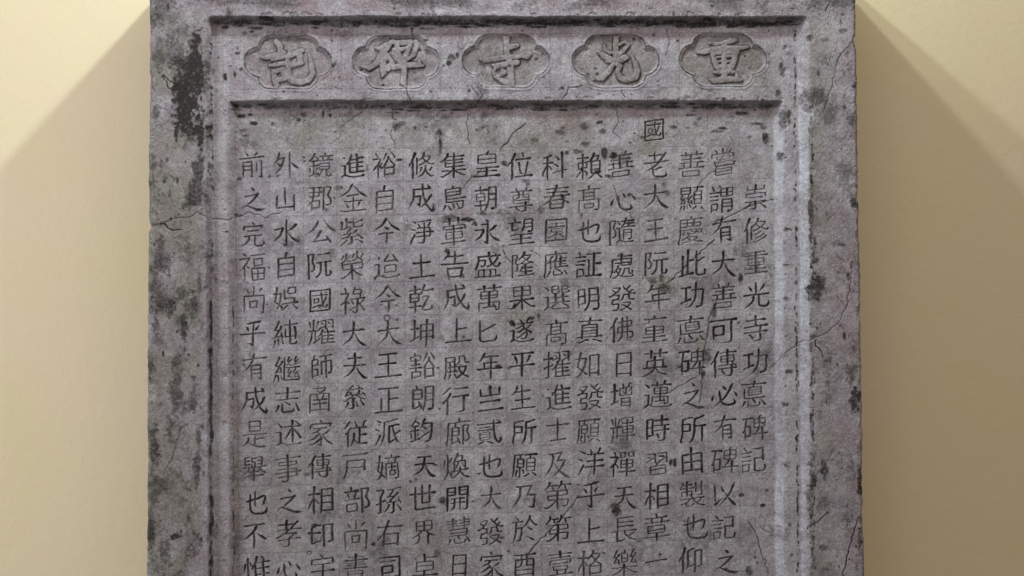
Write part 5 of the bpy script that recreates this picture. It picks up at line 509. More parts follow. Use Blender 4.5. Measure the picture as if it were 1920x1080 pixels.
 [[112,20,41,105,31,71,98,43,66,91,55,62,81,66,56,69,77,50,54,87,43,39,98,26,24,108,7],[112,28,20,122,38,29,133,49,37,143,60,48,154,70,59,166,78,70,179,86,81,192,93,60,204,100,7],[74,97,49,92,94,43,110,92,40,128,89,42,147,87,55],[54,135,49,83,132,43,112,128,40,141,125,42,170,122,55],[112,93,35,112,116,57,112,139,54,112,162,55,112,185,29],[70,147,17,74,153,37,77,160,56,81,167,70,85,173,46],[158,135,41,154,143,65,150,150,53,147,158,41,143,166,7],[31,198,49,73,195,43,114,191,40,155,187,42,196,183,55]],
 [[62,48,46,71,51,50,95,68,64],[85,135,46,77,164,24,75,168,4],[65,32,33,61,47,54,55,53,51,40,74,54,39,82,54,46,86,39,83,81,60],[60,84,56,60,117,56,60,149,56,60,182,56],[131,28,82,124,49,69,124,58,68,118,65,67,108,86,42,100,94,7],[109,156,46,137,139,46,165,122,46],[124,61,55,152,57,55,180,54,55,184,56,78,183,92,78,182,128,78,179,151,78,175,175,78,168,183,57,139,189,55],[31,194,42,56,186,36,62,182,35,84,177,36,93,170,68],[36,140,49,40,171,29,40,175,9],[30,121,42,61,118,34,92,114,68],[123,90,60,141,103,60]],
 [[126,42,56,124,57,56,126,76,56],[102,45,42,146,40,34,190,35,68],[63,32,71,59,47,57,42,68,56,36,81,54,29,84,56,27,93,37,21,102,6],[158,139,65,158,177,65,161,184,60,166,186,45,186,183,47,191,177,64,192,161,17],[128,142,60,125,162,59,120,176,56,108,187,47,88,196,28,74,198,6],[87,130,62,79,163,32,76,167,6],[36,81,66,44,86,49,76,82,49,92,72,61],[60,84,56,60,117,56,60,151,56,60,184,56],[28,120,42,60,116,34,92,112,68],[108,122,39,144,118,34,180,114,39],[175,49,47,166,56,54,162,72,56],[60,48,42,68,50,40,86,61,42,91,66,48,94,76,47,100,79,35,131,76,34,162,72,34,193,69,68],[29,194,42,62,184,35,95,173,68],[141,23,59,146,40,59],[35,138,65,41,167,39,41,173,12],[158,139,39,174,137,35,179,134,49,179,93,46,147,97,34,114,100,34,109,103,49,108,138,49,110,143,35,134,141,34,158,139,39]],
 [[28,132,42,69,127,34,110,122,34,151,118,34,192,113,68],[171,31,47,137,35,39,103,40,39,68,44,40,66,49,56,66,88,56,66,127,56],[62,130,78,62,160,78,63,191,70,90,184,56,121,172,21],[181,128,50,145,153,43,140,159,48],[110,124,59,114,141,58,126,154,52,139,160,51,145,168,52,158,174,46,180,179,44,188,179,42,198,175,16],[66,99,39,100,95,34,134,92,34,168,88,68],[66,71,39,100,67,34,134,64,34,168,60,68]],
 [[66,119,42,110,114,34,154,109,68],[62,152,42,94,148,34,126,144,34,158,141,68],[124,63,39,153,59,34,182,56,39],[182,84,55,154,87,55,126,89,56,124,85,78,124,62,78,124,39,78,128,36,55,152,33,55,176,31,55,182,34,78,182,68,78,182,102,78,182,136,78,182,170,78,178,182,62,153,188,34,133,189,8],[38,99,55,64,95,55,90,92,55,93,90,76,94,84,78,94,46,78,92,41,56,67,44,55,42,46,55,38,49,78,38,87,78,38,126,78,38,165,78,38,203,59,38,212,18],[128,112,56,128,151,56,128,190,42,128,196,12],[88,117,60,88,141,60,87,165,59,79,184,57,67,198,33,53,206,6],[38,73,39,66,69,34,94,66,39]],
 [[90,98,42,125,95,34,159,91,34,194,87,68],[56,155,60,71,150,55,76,142,70,76,118,69,65,99,68,63,92,69,73,58,69,74,46,69,68,43,49,42,46,49,37,49,70,37,87,70,36,126,70,36,165,70,36,203,70],[156,93,78,156,137,78,157,181,78,164,184,56,180,182,55,186,179,74,190,167,78,190,159,77,183,150,21],[120,97,70,118,133,70,112,160,69,104,176,64,88,191,55,80,191,49],[100,45,42,141,41,34,182,36,68]],
 [[100,163,42,140,159,34,180,154,68],[134,114,35,140,118,98,140,151,78,140,185,78],[84,191,42,121,187,34,157,183,34,194,179,68],[55,155,47,69,152,41,74,146,56,74,120,56,61,94,56,74,54,56,74,47,53,66,43,39,42,46,39,37,49,56,37,88,56,36,127,56,36,166,56,36,204,56],[124,43,41,130,44,39,170,40,39,170,43,56,168,51,52,151,70,51,148,76,55],[130,24,82,123,42,67,117,48,64,113,55,60,88,75,36,76,80,7],[115,120,51,108,125,50,104,135,52,92,155,32,86,160,6],[114,56,47,138,77,47],[104,137,41,110,138,34,147,134,34,183,130,68],[110,98,56,111,106,46,118,107,34,143,104,34,168,101,36,176,91,51],[86,106,45,108,98,40,142,77,40,147,77,43,160,86,40,194,92,72]],
 [[130,60,41,144,62,34,185,58,68],[98,174,41,92,178,45,83,188,51,79,203,32,76,207,6],[138,27,60,138,41,60],[110,46,42,151,42,34,192,37,68],[128,170,42,128,139,49,129,108,49,134,106,34,174,101,34,180,104,49,180,128,49,180,152,49,175,162,40,163,164,68],[128,144,23,154,141,21,180,138,23],[76,97,25,81,100,49,96,98,39,98,100,56,98,137,56,98,174,56],[98,174,45,124,185,38,136,187,34,163,184,34,189,181,68],[128,126,39,154,123,34,180,120,39],[100,66,65,88,47,53,84,44,40,62,44,39,40,46,39,35,50,56,35,88,56,34,127,56,34,166,56,34,204,56],[70,45,56,69,57,56,60,84,56,60,94,56,72,121,56,72,143,56,67,150,45,53,156,25,33,158,6],[132,44,60,130,58,58,110,89,35,102,95,6],[126,86,42,160,82,34,194,79,68],[160,60,56,160,80,56]],
 [[54,103,39,93,98,34,132,94,34,172,89,68],[69,33,83,64,53,68,57,59,65,51,72,61,26,90,35,12,95,7],[64,56,39,102,51,34,141,47,34,180,42,68],[113,28,59,118,49,59],[52,73,55,54,79,56,54,123,56,56,126,39,99,121,39,142,116,39,185,112,60],[54,81,39,93,76,34,132,72,34,172,67,68],[114,52,78,114,86,78,114,120,78],[124,149,57,130,158,51,156,170,47,182,178,42,198,174,16],[29,156,42,59,152,34,90,149,34,104,151,35,122,149,35,132,144,35,162,140,34,191,137,68],[26,195,43,36,196,43,61,183,47,88,164,50,98,152,54],[104,128,35,110,131,98,110,163,78,110,195,59,110,204,18]],
 [[110,191,43,120,188,48,143,168,50],[60,106,39,82,103,34,104,101,39],[101,148,52,109,171,52],[169,165,29,193,183,60],[117,39,60,154,35,48,191,31,95],[105,41,47,75,44,39,44,48,39,39,51,56,38,87,56,37,123,56,36,159,56,27,199,35,19,211,6],[82,43,60,78,72,60],[154,35,60,152,63,60],[126,96,39,155,93,34,184,90,39],[61,153,67,53,181,56,55,188,56],[80,132,56,80,163,56,80,193,56,76,197,41,65,200,25,48,201,6],[126,126,39,155,123,34,184,120,39],[104,101,56,103,72,45,78,73,34,61,77,47,61,105,49,61,133,41,103,128,40,104,101,56],[184,90,56,184,66,49,182,62,35,150,65,34,130,68,35,127,71,49,126,109,49,126,148,49,128,155,36,153,153,34,178,150,34,183,148,49,184,119,49,184,90,56]],
 [[182,173,49,192,185,49],[41,173,62,29,205,32,25,209,6],[90,87,39,100,85,41,104,81,56,103,40,52,71,44,39,38,47,40,36,53,56,36,87,56,38,92,50,43,93,53,44,100,56,36,127,56,38,128,40,48,127,39],[90,87,52,90,100,52,83,113,51,82,119,52,84,121,37,96,120,36],[44,92,39,67,89,34,90,87,39],[101,160,51,109,179,51],[109,131,52,117,155,52],[105,103,25,110,105,67,104,116,51,97,121,53,94,130,55,85,147,55,88,150,39,112,146,39],[79,167,39,85,190,39],[130,96,39,157,93,34,184,90,39],[60,173,56,62,190,56,59,199,56],[130,126,39,157,123,34,184,120,39],[59,115,61,55,124,47,49,128,50,38,155,51],[60,136,67,60,152,53,48,155,39,37,156,40,29,161,29,20,165,6],[145,170,60,117,194,31,111,196,6],[156,37,60,152,63,60],[36,71,39,70,67,34,104,63,39],[122,39,42,157,35,34,192,31,68],[130,96,56,130,72,49,133,66,35,158,64,34,183,61,47,183,104,49,183,147,47,157,150,34,131,153,45,130,124,49,130,96,56]],
 [[30,57,42,70,53,34,109,48,34,148,44,34,188,39,68],[107,28,70,110,48,70],[148,44,56,148,80,56,148,116,56],[70,53,56,70,89,56,70,125,56],[70,77,39,109,72,34,148,68,39],[38,204,42,38,168,49,38,133,49,41,129,39,46,128,34,90,123,34,134,118,34,178,113,35,180,120,49,180,145,49,180,170,49,178,180,47,172,185,35,155,187,68],[70,101,39,109,96,34,148,92,39],[76,168,56,76,152,49,80,148,35,109,144,34,138,141,34,142,143,49,142,165,49,140,169,35,110,172,34,80,176,34,76,174,48,76,168,56]],
 [[107,159,56,113,178,56,111,185,56],[56,100,39,89,96,39,123,92,39,156,88,40,160,82,56,159,43,56,154,41,39,128,43,39,102,46,39,60,52,39,57,53,50,56,56,56,56,86,56,57,116,56,57,145,47,97,141,39,136,137,39,176,133,39,181,134,56,180,158,56,175,180,55,170,185,40,147,188,60],[50,166,70,32,202,36,27,207,6],[107,29,60,104,45,60],[76,167,34,78,188,55,86,196,60],[56,124,39,90,121,34,124,117,34,158,113,34,192,109,68],[137,150,51,147,173,51],[56,76,39,91,72,34,125,68,34,160,64,39]],
]
GLYPH = {}
for c, strokes in zip(sorted(set(''.join(COLS))), STROKES):
    GLYPH[c] = []
    for line in strokes:
        a = np.array(line, float).reshape(-1, 3)
        GLYPH[c].append((a[:, :2] / 2, a[:, 2] / 20))

LAB = np.zeros((len(ys) - 1, X.shape[1] - 1), np.int16)      # which part each little face belongs to
SLAB, BAND, PANEL, CART, TCHAR, ICHAR = 0, 1, 2, 10, 20, 100
def cells(v): return (v[:-1, :-1] + v[1:, :-1] + v[:-1, 1:] + v[1:, 1:]) / 4
LAB[cells(d1) > 0] = BAND
LAB[cells(d2) > 0] = PANEL

letters = []
for ci, text in enumerate(COLS):
    off = 1 if ci == 15 else 0
    if ci == 12: letters.append(('國', 1227, 243, 44, 50))
    for ri, ch in enumerate(text):
        r = ri + off
        f = r / 12.0
        x = COLX[ci] + (COLX2[ci] - COLX[ci]) * f
        k = (COLX[ci] - 472) / 943
        y = 310 - 2 * k + r * (63.0 - 1.3 * k)
        letters.append((ch, x + rng.normal(0, 1.5), y + rng.normal(0, 1.6), 53 if ch not in '日自一' else 48, 54))
Hp = H.copy()
for li, (ch, x, y, w, h) in enumerate(letters):
    x, y = onB(x, y)
    rot = rng.normal(0, .022)
    sc = rng.uniform(.93, 1.05); w = w * rng.uniform(.94, 1.05); worn = rng.uniform(.72, 1.0)
    wd = win(x - 42, x + 42, y - 42, y + 42)
    best = np.zeros(X[wd].shape, np.float32)
    for P, rad in GLYPH[ch]:
        ux = (P[:, 0] - 8 - 48) / 96 * w * sc; uy = (P[:, 1] - 8 - 46) / 96 * h * sc
        ux = ux + rng.normal(0, .45) + rng.normal(0, .3, len(ux)); uy = uy + rng.normal(0, .45) + rng.normal(0, .3, len(ux))
        px = x + ux - rot * uy; py = y + uy + rot * ux
        rr = np.maximum(rad * (w / 96) * 1.0 + rng.normal(0, .08) + .12, .55)
        for i in range(len(P) - 1):
            d, tt = dist_seg(wd, (px[i], py[i]), (px[i + 1], py[i + 1]))
            R = rr[i] + (rr[i + 1] - rr[i]) * tt
            g = (np.clip(1 - d / (R + .45), 0, 1)) * np.minimum(R, 3.0)
            best = np.maximum(best, g)
    cut = best * 1.8 * worn * (1 + .25 * n_fine[wd])
    H[wd] = np.minimum(H[wd], Hp[wd] - cut)
    m = sstep(.08, .8, best)
    dirt_shade[wd] = np.maximum(dirt_shade[wd], m * worn * (0.90 + .30 * n_edge[wd]))  # cuts coloured dark: grime plus painted groove shade
    lc = cells(best) > .16
    sub = LAB[wd[0].start:wd[0].stop - 1, wd[1].start:wd[1].stop - 1]
    sub[lc] = ICHAR + li
# the small drilled rings between characters
for (x, y, r) in ((726, 597, 5.5), (580, 1037, 3.6)):
    x, y = onB(x, y)
    wd = win(x - 12, x + 12, y - 12, y + 12)
    d = abs(np.hypot(X[wd] - x, Y[wd] - y) - r)
    f = np.clip(1 - d / 1.7, 0, 1)
    H[wd] -= 1.6 * f; dirt_shade[wd] = np.maximum(dirt_shade[wd], .8 * f)

# title cartouches: sunk quatrefoils with the characters left in relief
TITLE = [
 (540, 117.5, 450, [[(590,205,48),(650,285,46),(648,370,46)],[(345,455,18),(430,452,42),(560,420,44),(700,385,40)],[(520,495,26),(690,450,36)],[(480,590,22),(600,565,36),(725,550,36)],
   [(530,680,30),(560,800,48),(588,900,42)],[(560,690,34),(690,645,36)],[(690,645,40),(712,760,40)],[(580,825,42),(730,800,34)],
   [(760,450,44),(850,405,46),(985,350,46)],[(960,380,46),(968,540,42)],[(765,520,42),(775,610,40)],[(780,600,40),(880,572,38),(1000,548,30)],
   [(778,600,38),(775,760,46),(850,838,48),(980,858,48),(1110,815,52),(1178,720,46),(1150,560,36),(1105,385,8)]]),
 (743, 117, 653, [[(450,300,20),(520,310,46),(610,260,48),(720,200,40)],[(655,260,50),(545,400,52),(450,555,46),(340,628,40),(190,595,8)],[(560,400,50),(560,560,54),(570,700,48),(550,760,20)],
   [(620,420,46),(700,540,46),(640,640,46)],[(780,215,44),(900,215,46),(1015,200,40)],[(780,215,42),(805,380,40),(850,520,46)],[(1000,225,40),(960,360,36),(905,500,46)],
   [(740,330,34),(860,325,34),(960,300,30)],[(720,395,34),(790,490,40)],[(1090,195,34),(1105,270,38),(1055,420,34),(965,490,24)],[(725,620,38),(900,585,48),(1100,575,46),(1215,590,20)],[(1140,480,8),(1150,560,42)],
   [(900,500,50),(905,700,46),(890,850,50),(935,945,10)]]),
 (949, 115, 859, [[(780,105,64),(785,200,46),(795,400,46),(845,560,50)],[(820,300,44),(900,270,44),(955,262,36)],[(350,478,14),(430,505,38),(600,478,42),(800,445,42),(1000,440,36)],
   [(1000,430,26),(1090,372,30),(1160,400,38),(1120,450,36),(1010,430,30)],[(560,575,18),(620,598,42),(750,570,46),(960,535,44)],[(852,600,50),(855,760,52),(862,890,52)],
   [(860,890,46),(720,838,38),(610,760,38),(575,690,30),(610,630,16)],[(715,655,20),(740,700,44),(680,755,20)]]),
 (1155, 115, 1065, [[(785,105,48),(775,280,44),(782,420,50)],[(835,250,22),(920,200,22),(985,250,26),(900,345,34),(830,410,36)],[(590,260,18),(605,340,24),(680,385,24),(745,370,24)],
   [(480,360,14),(570,420,46),(700,490,44)],[(815,490,36),(920,440,34),(965,468,24),(870,520,24)],[(640,520,26),(760,505,46),(880,500,26)],
   [(745,555,34),(660,680,46),(560,790,46),(420,815,10)],[(800,560,42),(840,600,44),(805,690,34),(850,790,44),(960,818,48),(1090,780,52),(1130,690,50),(1095,560,42),(1025,405,8)]]),
 (1356, 113.5, 1266, [[(985,175,30),(900,190,46),(770,225,34)],[(560,230,16),(650,240,30),(740,225,26)],[(370,380,16),(480,365,42),(620,325,42),(800,300,44),(1000,310,46),(1180,285,24)],[(610,390,34),(645,520,42),(690,620,42)],[(660,385,28),(850,378,30),(1000,375,40)],
   [(985,385,46),(960,500,46),(920,610,44)],[(690,450,18),(950,430,20)],[(700,520,16),(920,515,18)],[(690,605,34),(900,605,36)],[(800,280,44),(800,780,46)],[(640,700,18),(720,690,40),(860,675,42),(945,690,30)],[(570,810,24),(640,830,50),(800,810,52),(900,805,46),(1070,820,26)],[(990,690,12),(1005,780,34)]]),
]
def rbox(x, y, hw, hh, r):
    qx = abs(x) - hw + r; qy = abs(y) - hh + r
    return np.hypot(np.maximum(qx, 0), np.maximum(qy, 0)) + np.minimum(np.maximum(qx, qy), 0) - r
DEPTH = 4.6
for k, (cx_, cy_, x0, strokes) in enumerate(TITLE):
    gx, gy = onA(cx_, cy_)
    wd = win(gx - 100, gx + 100, gy - 66, gy + 66)
    lx = X[wd] - gx + 1.3 * n_edge[wd]; ly = Y[wd] - gy + 1.3 * vnoise(X[wd], Y[wd], 17, 90 + k)
    sd = np.minimum(rbox(lx, ly, 57.5, 50, 25), np.minimum(rbox(lx - 52, ly + 1, 30, 28, 27), rbox(lx + 52, ly + 1, 30, 28, 27)))
    rec = sstep(0.5, 6.5, -sd)
    rough = 0.9 * fbm(X[wd], Y[wd], 16, 95 + k, 3)
    base = H[wd] - rec * (DEPTH - .6 * rough) - 1.3 * np.clip(1 - abs(sd) / 1.8, 0, 1)
    H[wd] = base + 1.0 * np.exp(-((sd - 3.4) / 2.0) ** 2)
    best = np.full(X[wd].shape, 1e3, np.float32)
    for S in strokes:
        S = [onA(x0 + a / 8.64, 55 + b / 8.64) + (r / 8.64,) for a, b, r in S]
        for p, q in zip(S[:-1], S[1:]):
            d, tt = dist_seg(wd, p[:2], q[:2])
            best = np.minimum(best, d - (p[2] + (q[2] - p[2]) * tt))
    best += .5 * n_fine[wd]
    up = sstep(-2.6, 0.9, -best)
    crown = .4 * sstep(0, 5, -best)
    H[wd] += up * DEPTH * .86 * np.clip(rec, 0, 1) + crown * rec - .9 * np.exp(-((best - 1.3) / 1.1) ** 2) * rec
    dirt_shade[wd] = np.maximum(dirt_shade[wd], .85 * np.clip(1 - abs(sd + .5) / 2.6, 0, 1) * (0.75 + n_edge[wd]))
    dirt_shade[wd] = np.maximum(dirt_shade[wd], .8 * np.clip(1 - abs(best - 1.2) / 2.2, 0, 1) * rec * (0.8 + n_edge[wd]))
    dirt_shade[wd] = np.maximum(dirt_shade[wd], .18 * rec * np.clip(.55 + 1.2 * n_fine[wd] + n_edge[wd], 0, 1))
    pink[wd] = np.maximum(pink[wd], .35 * rec)
    pink[wd] = np.maximum(pink[wd], (.75, .7, .25, .3, .25)[k] * rec * (1 - sstep(-1, 1, -best)) * (.8 + .6 * n_edge[wd]))
    green[wd] = np.maximum(green[wd], (.2, .2, .5, .6, .65)[k] * rec * (.8 + .6 * n_edge[wd]))
    sub = LAB[wd[0].start:wd[0].stop - 1, wd[1].start:wd[1].stop - 1]
    sub[cells(sd) < 1.0] = CART + k
    sub[(cells(best) < 1.0) & (cells(sd) < -1.0)] = TCHAR + k

# pits are really pitted
H -= 0.9 * sstep(.35, .9, np.where(outer < .5, pits_m, 0))
H -= 0.5 * outer * sstep(.3, .9, dirt_shade)

# ------------------------------------------------------------------ materials
def stone_material():
    m = bpy.data.materials.new('weathered_stone'); m.use_nodes = True
    nt = m.node_tree; N = nt.nodes; Lk = nt.links
    bsdf = N['Principled BSDF']
    bsdf.inputs['Roughness'].default_value = 0.86
    bsdf.inputs['Specular IOR Level'].default_value = 0.25
    tc = N.new('ShaderNodeTexCoord')
    at = N.new('ShaderNodeAttribute'); at.attribute_name = 'stain_light'
    sep = N.new('ShaderNodeSeparateColor'); Lk.new(at.outputs['Color'], sep.inputs[0])
    def noise(scale, detail=6, rough=.6, dist=0.0):
        n = N.new('ShaderNodeTexNoise'); n.inputs['Scale'].default_value = scale
        n.inputs['Detail'].default_value = detail; n.inputs['Roughness'].default_value = rough; n.inputs['Distortion'].default_value = dist
        Lk.new(tc.outputs['Object'], n.inputs['Vector']); return n
    def ramp(src, a, b, ca=(0, 0, 0, 1), cb=(1, 1, 1, 1)):
        r = N.new('ShaderNodeValToRGB'); r.color_ramp.elements[0].position = a; r.color_ramp.elements[1].position = b
        r.color_ramp.elements[0].color = ca; r.color_ramp.elements[1].color = cb
        Lk.new(src, r.inputs[0]); return r.outputs[0]
    def mix(fac, a, b, mode='MIX'):
        x = N.new('ShaderNodeMix'); x.data_type = 'RGBA'; x.blend_type = mode
        if isinstance(fac, float): x.inputs[0].default_value = fac
        else: Lk.new(fac, x.inputs[0])
        for sock, v in ((6, a), (7, b)):
            if isinstance(v, tuple): x.inputs[sock].default_value = v
            else: Lk.new(v, x.inputs[sock])
        return x.outputs[2]
    def mul(a, b):
        x = N.new('ShaderNodeMath'); x.operation = 'MULTIPLY'; x.use_clamp = True
        for i, v in enumerate((a, b)):
            if isinstance(v, float): x.inputs[i].default_value = v
            else: Lk.new(v, x.inputs[i])
        return x.outputs[0]
    grey = (0.282, 0.265, 0.285, 1); lilac = (0.215, 0.193, 0.210, 1)
    c = mix(ramp(noise(11, 7, .68, .8).outputs[0], .42, .58), grey, lilac)
    c = mix(mul(ramp(noise(26, 8, .65, .4).outputs[0], .46, .66), .55), c, (0.415, 0.402, 0.428, 1))
    c = mix(mul(ramp(noise(60, 8, .7, .6).outputs[0], .50, .68), .40), c, (0.135, 0.122, 0.125, 1))
    c = mix(mul(sep.outputs[1], .88), c, (0.200, 0.144, 0.156, 1))
    ga = N.new('ShaderNodeMath'); ga.operation = 'MULTIPLY'; ga.inputs[1].default_value = .80
    Lk.new(at.outputs['Alpha'], ga.inputs[0])
    c = mix(ga.outputs[0], c, (0.172, 0.160, 0.130, 1))
    c = mix(mul(sep.outputs[2], .85), c, (0.46, 0.475, 0.52, 1))  # bluish highlight colour, imitates window light on the bevels
    # salt and pepper grain of the stone
    g1 = ramp(noise(420, 5, .75, .6).outputs[0], .34, .66, (.72, .71, .71, 1), (1.25, 1.25, 1.26, 1))
    c = mix(.85, c, g1, 'MULTIPLY')
    g2 = ramp(noise(120, 5, .75, 1.8).outputs[0], .36, .64, (.66, .65, .66, 1), (1.36, 1.36, 1.36, 1))
    c = mix(.75, c, g2, 'MULTIPLY')
    def vein(scale, width, dist):
        x = N.new('ShaderNodeMath'); x.operation = 'SUBTRACT'; x.inputs[1].default_value = .5
        Lk.new(noise(scale, 3, .55, dist).outputs[0], x.inputs[0])
        y = N.new('ShaderNodeMath'); y.operation = 'ABSOLUTE'; Lk.new(x.outputs[0], y.inputs[0])
        return ramp(y.outputs[0], 0.0, width, (1, 1, 1, 1), (0, 0, 0, 1))
    patch = ramp(noise(17, 4, .6).outputs[0], .42, .60)
    c = mix(mul(mul(vein(60, .03, 3.0), patch), .75), c, (0.075, 0.066, 0.066, 1))
    patch2 = ramp(noise(23, 4, .6).outputs[0], .44, .62)
    c = mix(mul(mul(vein(95, .04, 2.6), patch2), .65), c, (0.50, 0.49, 0.50, 1))
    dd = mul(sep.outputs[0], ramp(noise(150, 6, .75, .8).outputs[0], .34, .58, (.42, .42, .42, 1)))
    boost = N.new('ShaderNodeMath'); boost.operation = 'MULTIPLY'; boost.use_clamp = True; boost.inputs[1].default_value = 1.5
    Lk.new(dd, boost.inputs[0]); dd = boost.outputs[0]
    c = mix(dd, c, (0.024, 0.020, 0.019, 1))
    Lk.new(c, bsdf.inputs['Base Color'])
    b1 = N.new('ShaderNodeBump'); b1.inputs['Strength'].default_value = .40; b1.inputs['Distance'].default_value = .0018
    Lk.new(noise(300, 6, .72, .6).outputs[0], b1.inputs['Height'])
    b2 = N.new('ShaderNodeBump'); b2.inputs['Strength'].default_value = .5; b2.inputs['Distance'].default_value = .005
    Lk.new(noise(55, 6, .65, 1.5).outputs[0], b2.inputs['Height'])
    Lk.new(b1.outputs[0], b2.inputs['Normal']); Lk.new(b2.outputs[0], bsdf.inputs['Normal'])
    return m

def plaster_material():
    m = bpy.data.materials.new('cream_plaster'); m.use_nodes = True
    nt = m.node_tree; N = nt.nodes; Lk = nt.links
    bsdf = N['Principled BSDF']; bsdf.inputs['Roughness'].default_value = .8; bsdf.inputs['Specular IOR Level'].default_value = .2
    tc = N.new('ShaderNodeTexCoord')
    def noise(scale, detail=4, rough=.6, dist=0.0):
        n = N.new('ShaderNodeTexNoise'); n.inputs['Scale'].default_value = scale; n.inputs['Detail'].default_value = detail
        n.inputs['Roughness'].default_value = rough; n.inputs['Distortion'].default_value = dist
        Lk.new(tc.outputs['Object'], n.inputs['Vector']); return n.outputs[0]
    r = N.new('ShaderNodeValToRGB'); Lk.new(noise(3.2, 4), r.inputs[0])
    r.color_ramp.elements[0].position = .36; r.color_ramp.elements[1].position = .62
    r.color_ramp.elements[0].color = (0.715, 0.62, 0.39, 1); r.color_ramp.elements[1].color = (0.725, 0.615, 0.43, 1)
    Lk.new(r.outputs[0], bsdf.inputs['Base Color'])
    b0 = N.new('ShaderNodeBump'); b0.inputs['Strength'].default_value = .22; b0.inputs['Distance'].default_value = .006
    Lk.new(noise(40, 5, .55, .5), b0.inputs['Height'])
    b1 = N.new('ShaderNodeBump'); b1.inputs['Strength'].default_value = .62; b1.inputs['Distance'].default_value = .0016
    Lk.new(noise(260, 6, .7, 1.0), b1.inputs['Height']); Lk.new(b0.outputs[0], b1.inputs['Normal'])
    Lk.new(b1.outputs[0], bsdf.inputs['Normal'])
    return m

STONE = stone_material(); PLASTER = plaster_material()

# ------------------------------------------------------------------ meshes
def tag(o, label=None, cat=None, group=None, kind=None):
    for k, v in (('label', label), ('category', cat), ('group', group), ('kind', kind)):
        if v: o[k] = v
    return o

def mesh_object(name, co, faces, mat, parent=None, stain_light=None):
    """co (n,3), faces (m,4) -> one linked mesh object"""
    me = bpy.data.meshes.new(name)
    me.vertices.add(len(co)); me.vertices.foreach_set('co', np.ascontiguousarray(co, np.float32).ravel())
    me.loops.add(faces.size); me.loops.foreach_set('vertex_index', np.ascontiguousarray(faces, np.int32).ravel())
    me.polygons.add(len(faces))
    me.polygons.foreach_set('loop_start', np.arange(0, faces.size, 4, dtype=np.int32))
    me.polygons.foreach_set('use_smooth', np.ones(len(faces), bool))
    if stain_light is not None:
        a = me.attributes.new('stain_light', 'FLOAT_COLOR', 'POINT')
        a.data.foreach_set('color', np.ascontiguousarray(stain_light, np.float32).ravel())
    me.materials.append(mat)
    me.update(calc_edges=True); me.validate()
    o = bpy.data.objects.new(name, me); col.objects.link(o)
    if parent: o.parent = parent
    return o

# --- the plaster wall: a thick slab of masonry with a slightly uneven face
gx = np.linspace(-4, 4, 321); gz = np.linspace(-2.2, 2.8, 201)
WX, WZ = np.meshgrid(gx, gz)
WD = (0.0016 * fbm(WX * 1000, WZ * 1000, 420, 201, 3) + 0.0005 * fbm(WX * 1000, WZ * 1000, 80, 202, 2))
nW = WX.size
front = np.stack([WX, WALL_Y + 0.004 + WD, WZ], -1).reshape(-1, 3); back = front.copy(); back[:, 1] = WALL_Y + .25
idx = np.arange(nW).reshape(WX.shape)
f = np.stack([idx[:-1, :-1], idx[:-1, 1:], idx[1:, 1:], idx[1:, :-1]], -1).reshape(-1, 4)
ring = np.concatenate([idx[0, :-1], idx[:-1, -1], idx[-1, :0:-1], idx[:0:-1, 0]])
nr = np.roll(ring, -1)
side = np.stack([nr, ring, ring + nW, nr + nW], -1)
wall = mesh_object('wall', np.concatenate([front, back]), np.concatenate([f, f[:, ::-1] + nW, side]), PLASTER)
tag(wall, 'cream yellow plastered wall behind the carved grey stone stele', 'wall')

# --- the stele
stele = bpy.data.objects.new('stele', None)
stele.location = (0, 0, -(BOT - 540) / 1000)
col.objects.link(stele)
tag(stele, 'grey weathered stone stele carved with columns of Chinese characters and five title medallions', 'stele')
BASE = np.array(stele.location)

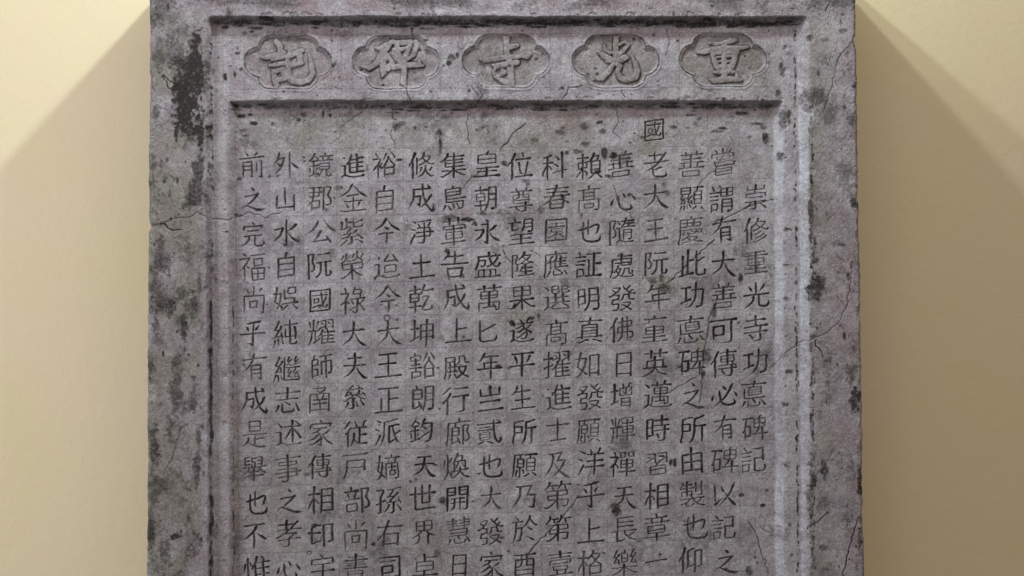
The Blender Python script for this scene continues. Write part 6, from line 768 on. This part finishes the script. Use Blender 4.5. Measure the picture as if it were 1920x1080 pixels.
CO = np.stack([(X - 960) / 1000, -H / 1000, (540 - Y) / 1000], -1).reshape(-1, 3) - BASE
ST = np.stack([dirt_shade, pink, pale, green], -1).reshape(-1, 4).clip(0, 1)
ny, nx = X.shape
idx = np.arange(ny * nx).reshape(ny, nx)
Q = np.stack([idx[:-1, :-1], idx[1:, :-1], idx[1:, 1:], idx[:-1, 1:]], -1).reshape(-1, 4)
lab = LAB.ravel()
order = np.argsort(lab, kind='stable'); ls = lab[order]
bounds = np.flatnonzero(np.diff(ls)) + 1
groups = np.split(order, bounds)
ids = [int(lab[g[0]]) for g in groups]
byid = dict(zip(ids, groups))

def piece(name, g, parent, extra=None):
    fq = Q[g]
    u, inv = np.unique(fq, return_inverse=True)
    co, fs, st = CO[u], inv.reshape(-1, 4), ST[u]
    if extra is not None:
        co2, f2, st2 = extra
        fs = np.concatenate([fs, f2 + len(co)]); co = np.concatenate([co, co2]); st = np.concatenate([st, st2])
    return mesh_object(name, co, fs, STONE, parent, st)

# flanks, top, foot and back of the slab
loop = np.concatenate([idx[:, 0], idx[-1, 1:], idx[-2::-1, -1], idx[0, -2:0:-1]])
nl = len(loop); depths = np.array([None, .04, .12, .22, .34])
rows = []; sts = []
p0 = CO[loop]
for d in (0.0, .03, .09, .18, .27, WALL_Y + .001):
    q = p0.copy()
    if d > 0:
        q[:, 1] = d
        q[:, 0] += .0015 * vnoise(p0[:, 2] * 1000, np.full(nl, d * 1000), 40, 301)
    rows.append(q); sts.append(ST[loop])
side_co = np.concatenate(rows); side_st = np.concatenate(sts)
k = np.arange(nl); kn = (k + 1) % nl
sf = np.concatenate([np.stack([k + a * nl, k + (a + 1) * nl, kn + (a + 1) * nl, kn + a * nl], -1) for a in range(5)])
bk = np.array([[0, len(ys) - 1, len(ys) - 1 + nx - 1, 2 * len(ys) + nx - 3]]) + 5 * nl
slab = piece('slab', byid[SLAB], stele, (side_co, np.concatenate([sf[:, ::-1], bk]), side_st))
moulding = piece('moulding', byid[BAND], stele)
text_panel = piece('text_panel', byid[PANEL], stele)
for k in range(5):
    c = piece('cartouche', byid[CART + k], stele)
    piece('title_character', byid[TCHAR + k], c)
chars = sorted([i for i in ids if i >= ICHAR], key=lambda i: -len(byid[i]))
for i in sorted(chars[:100]):
    piece('inscription_character', byid[i], text_panel)
rest = piece('inscription_character', np.concatenate([byid[i] for i in chars[100:]]), text_panel)
rest['kind'] = 'stuff'
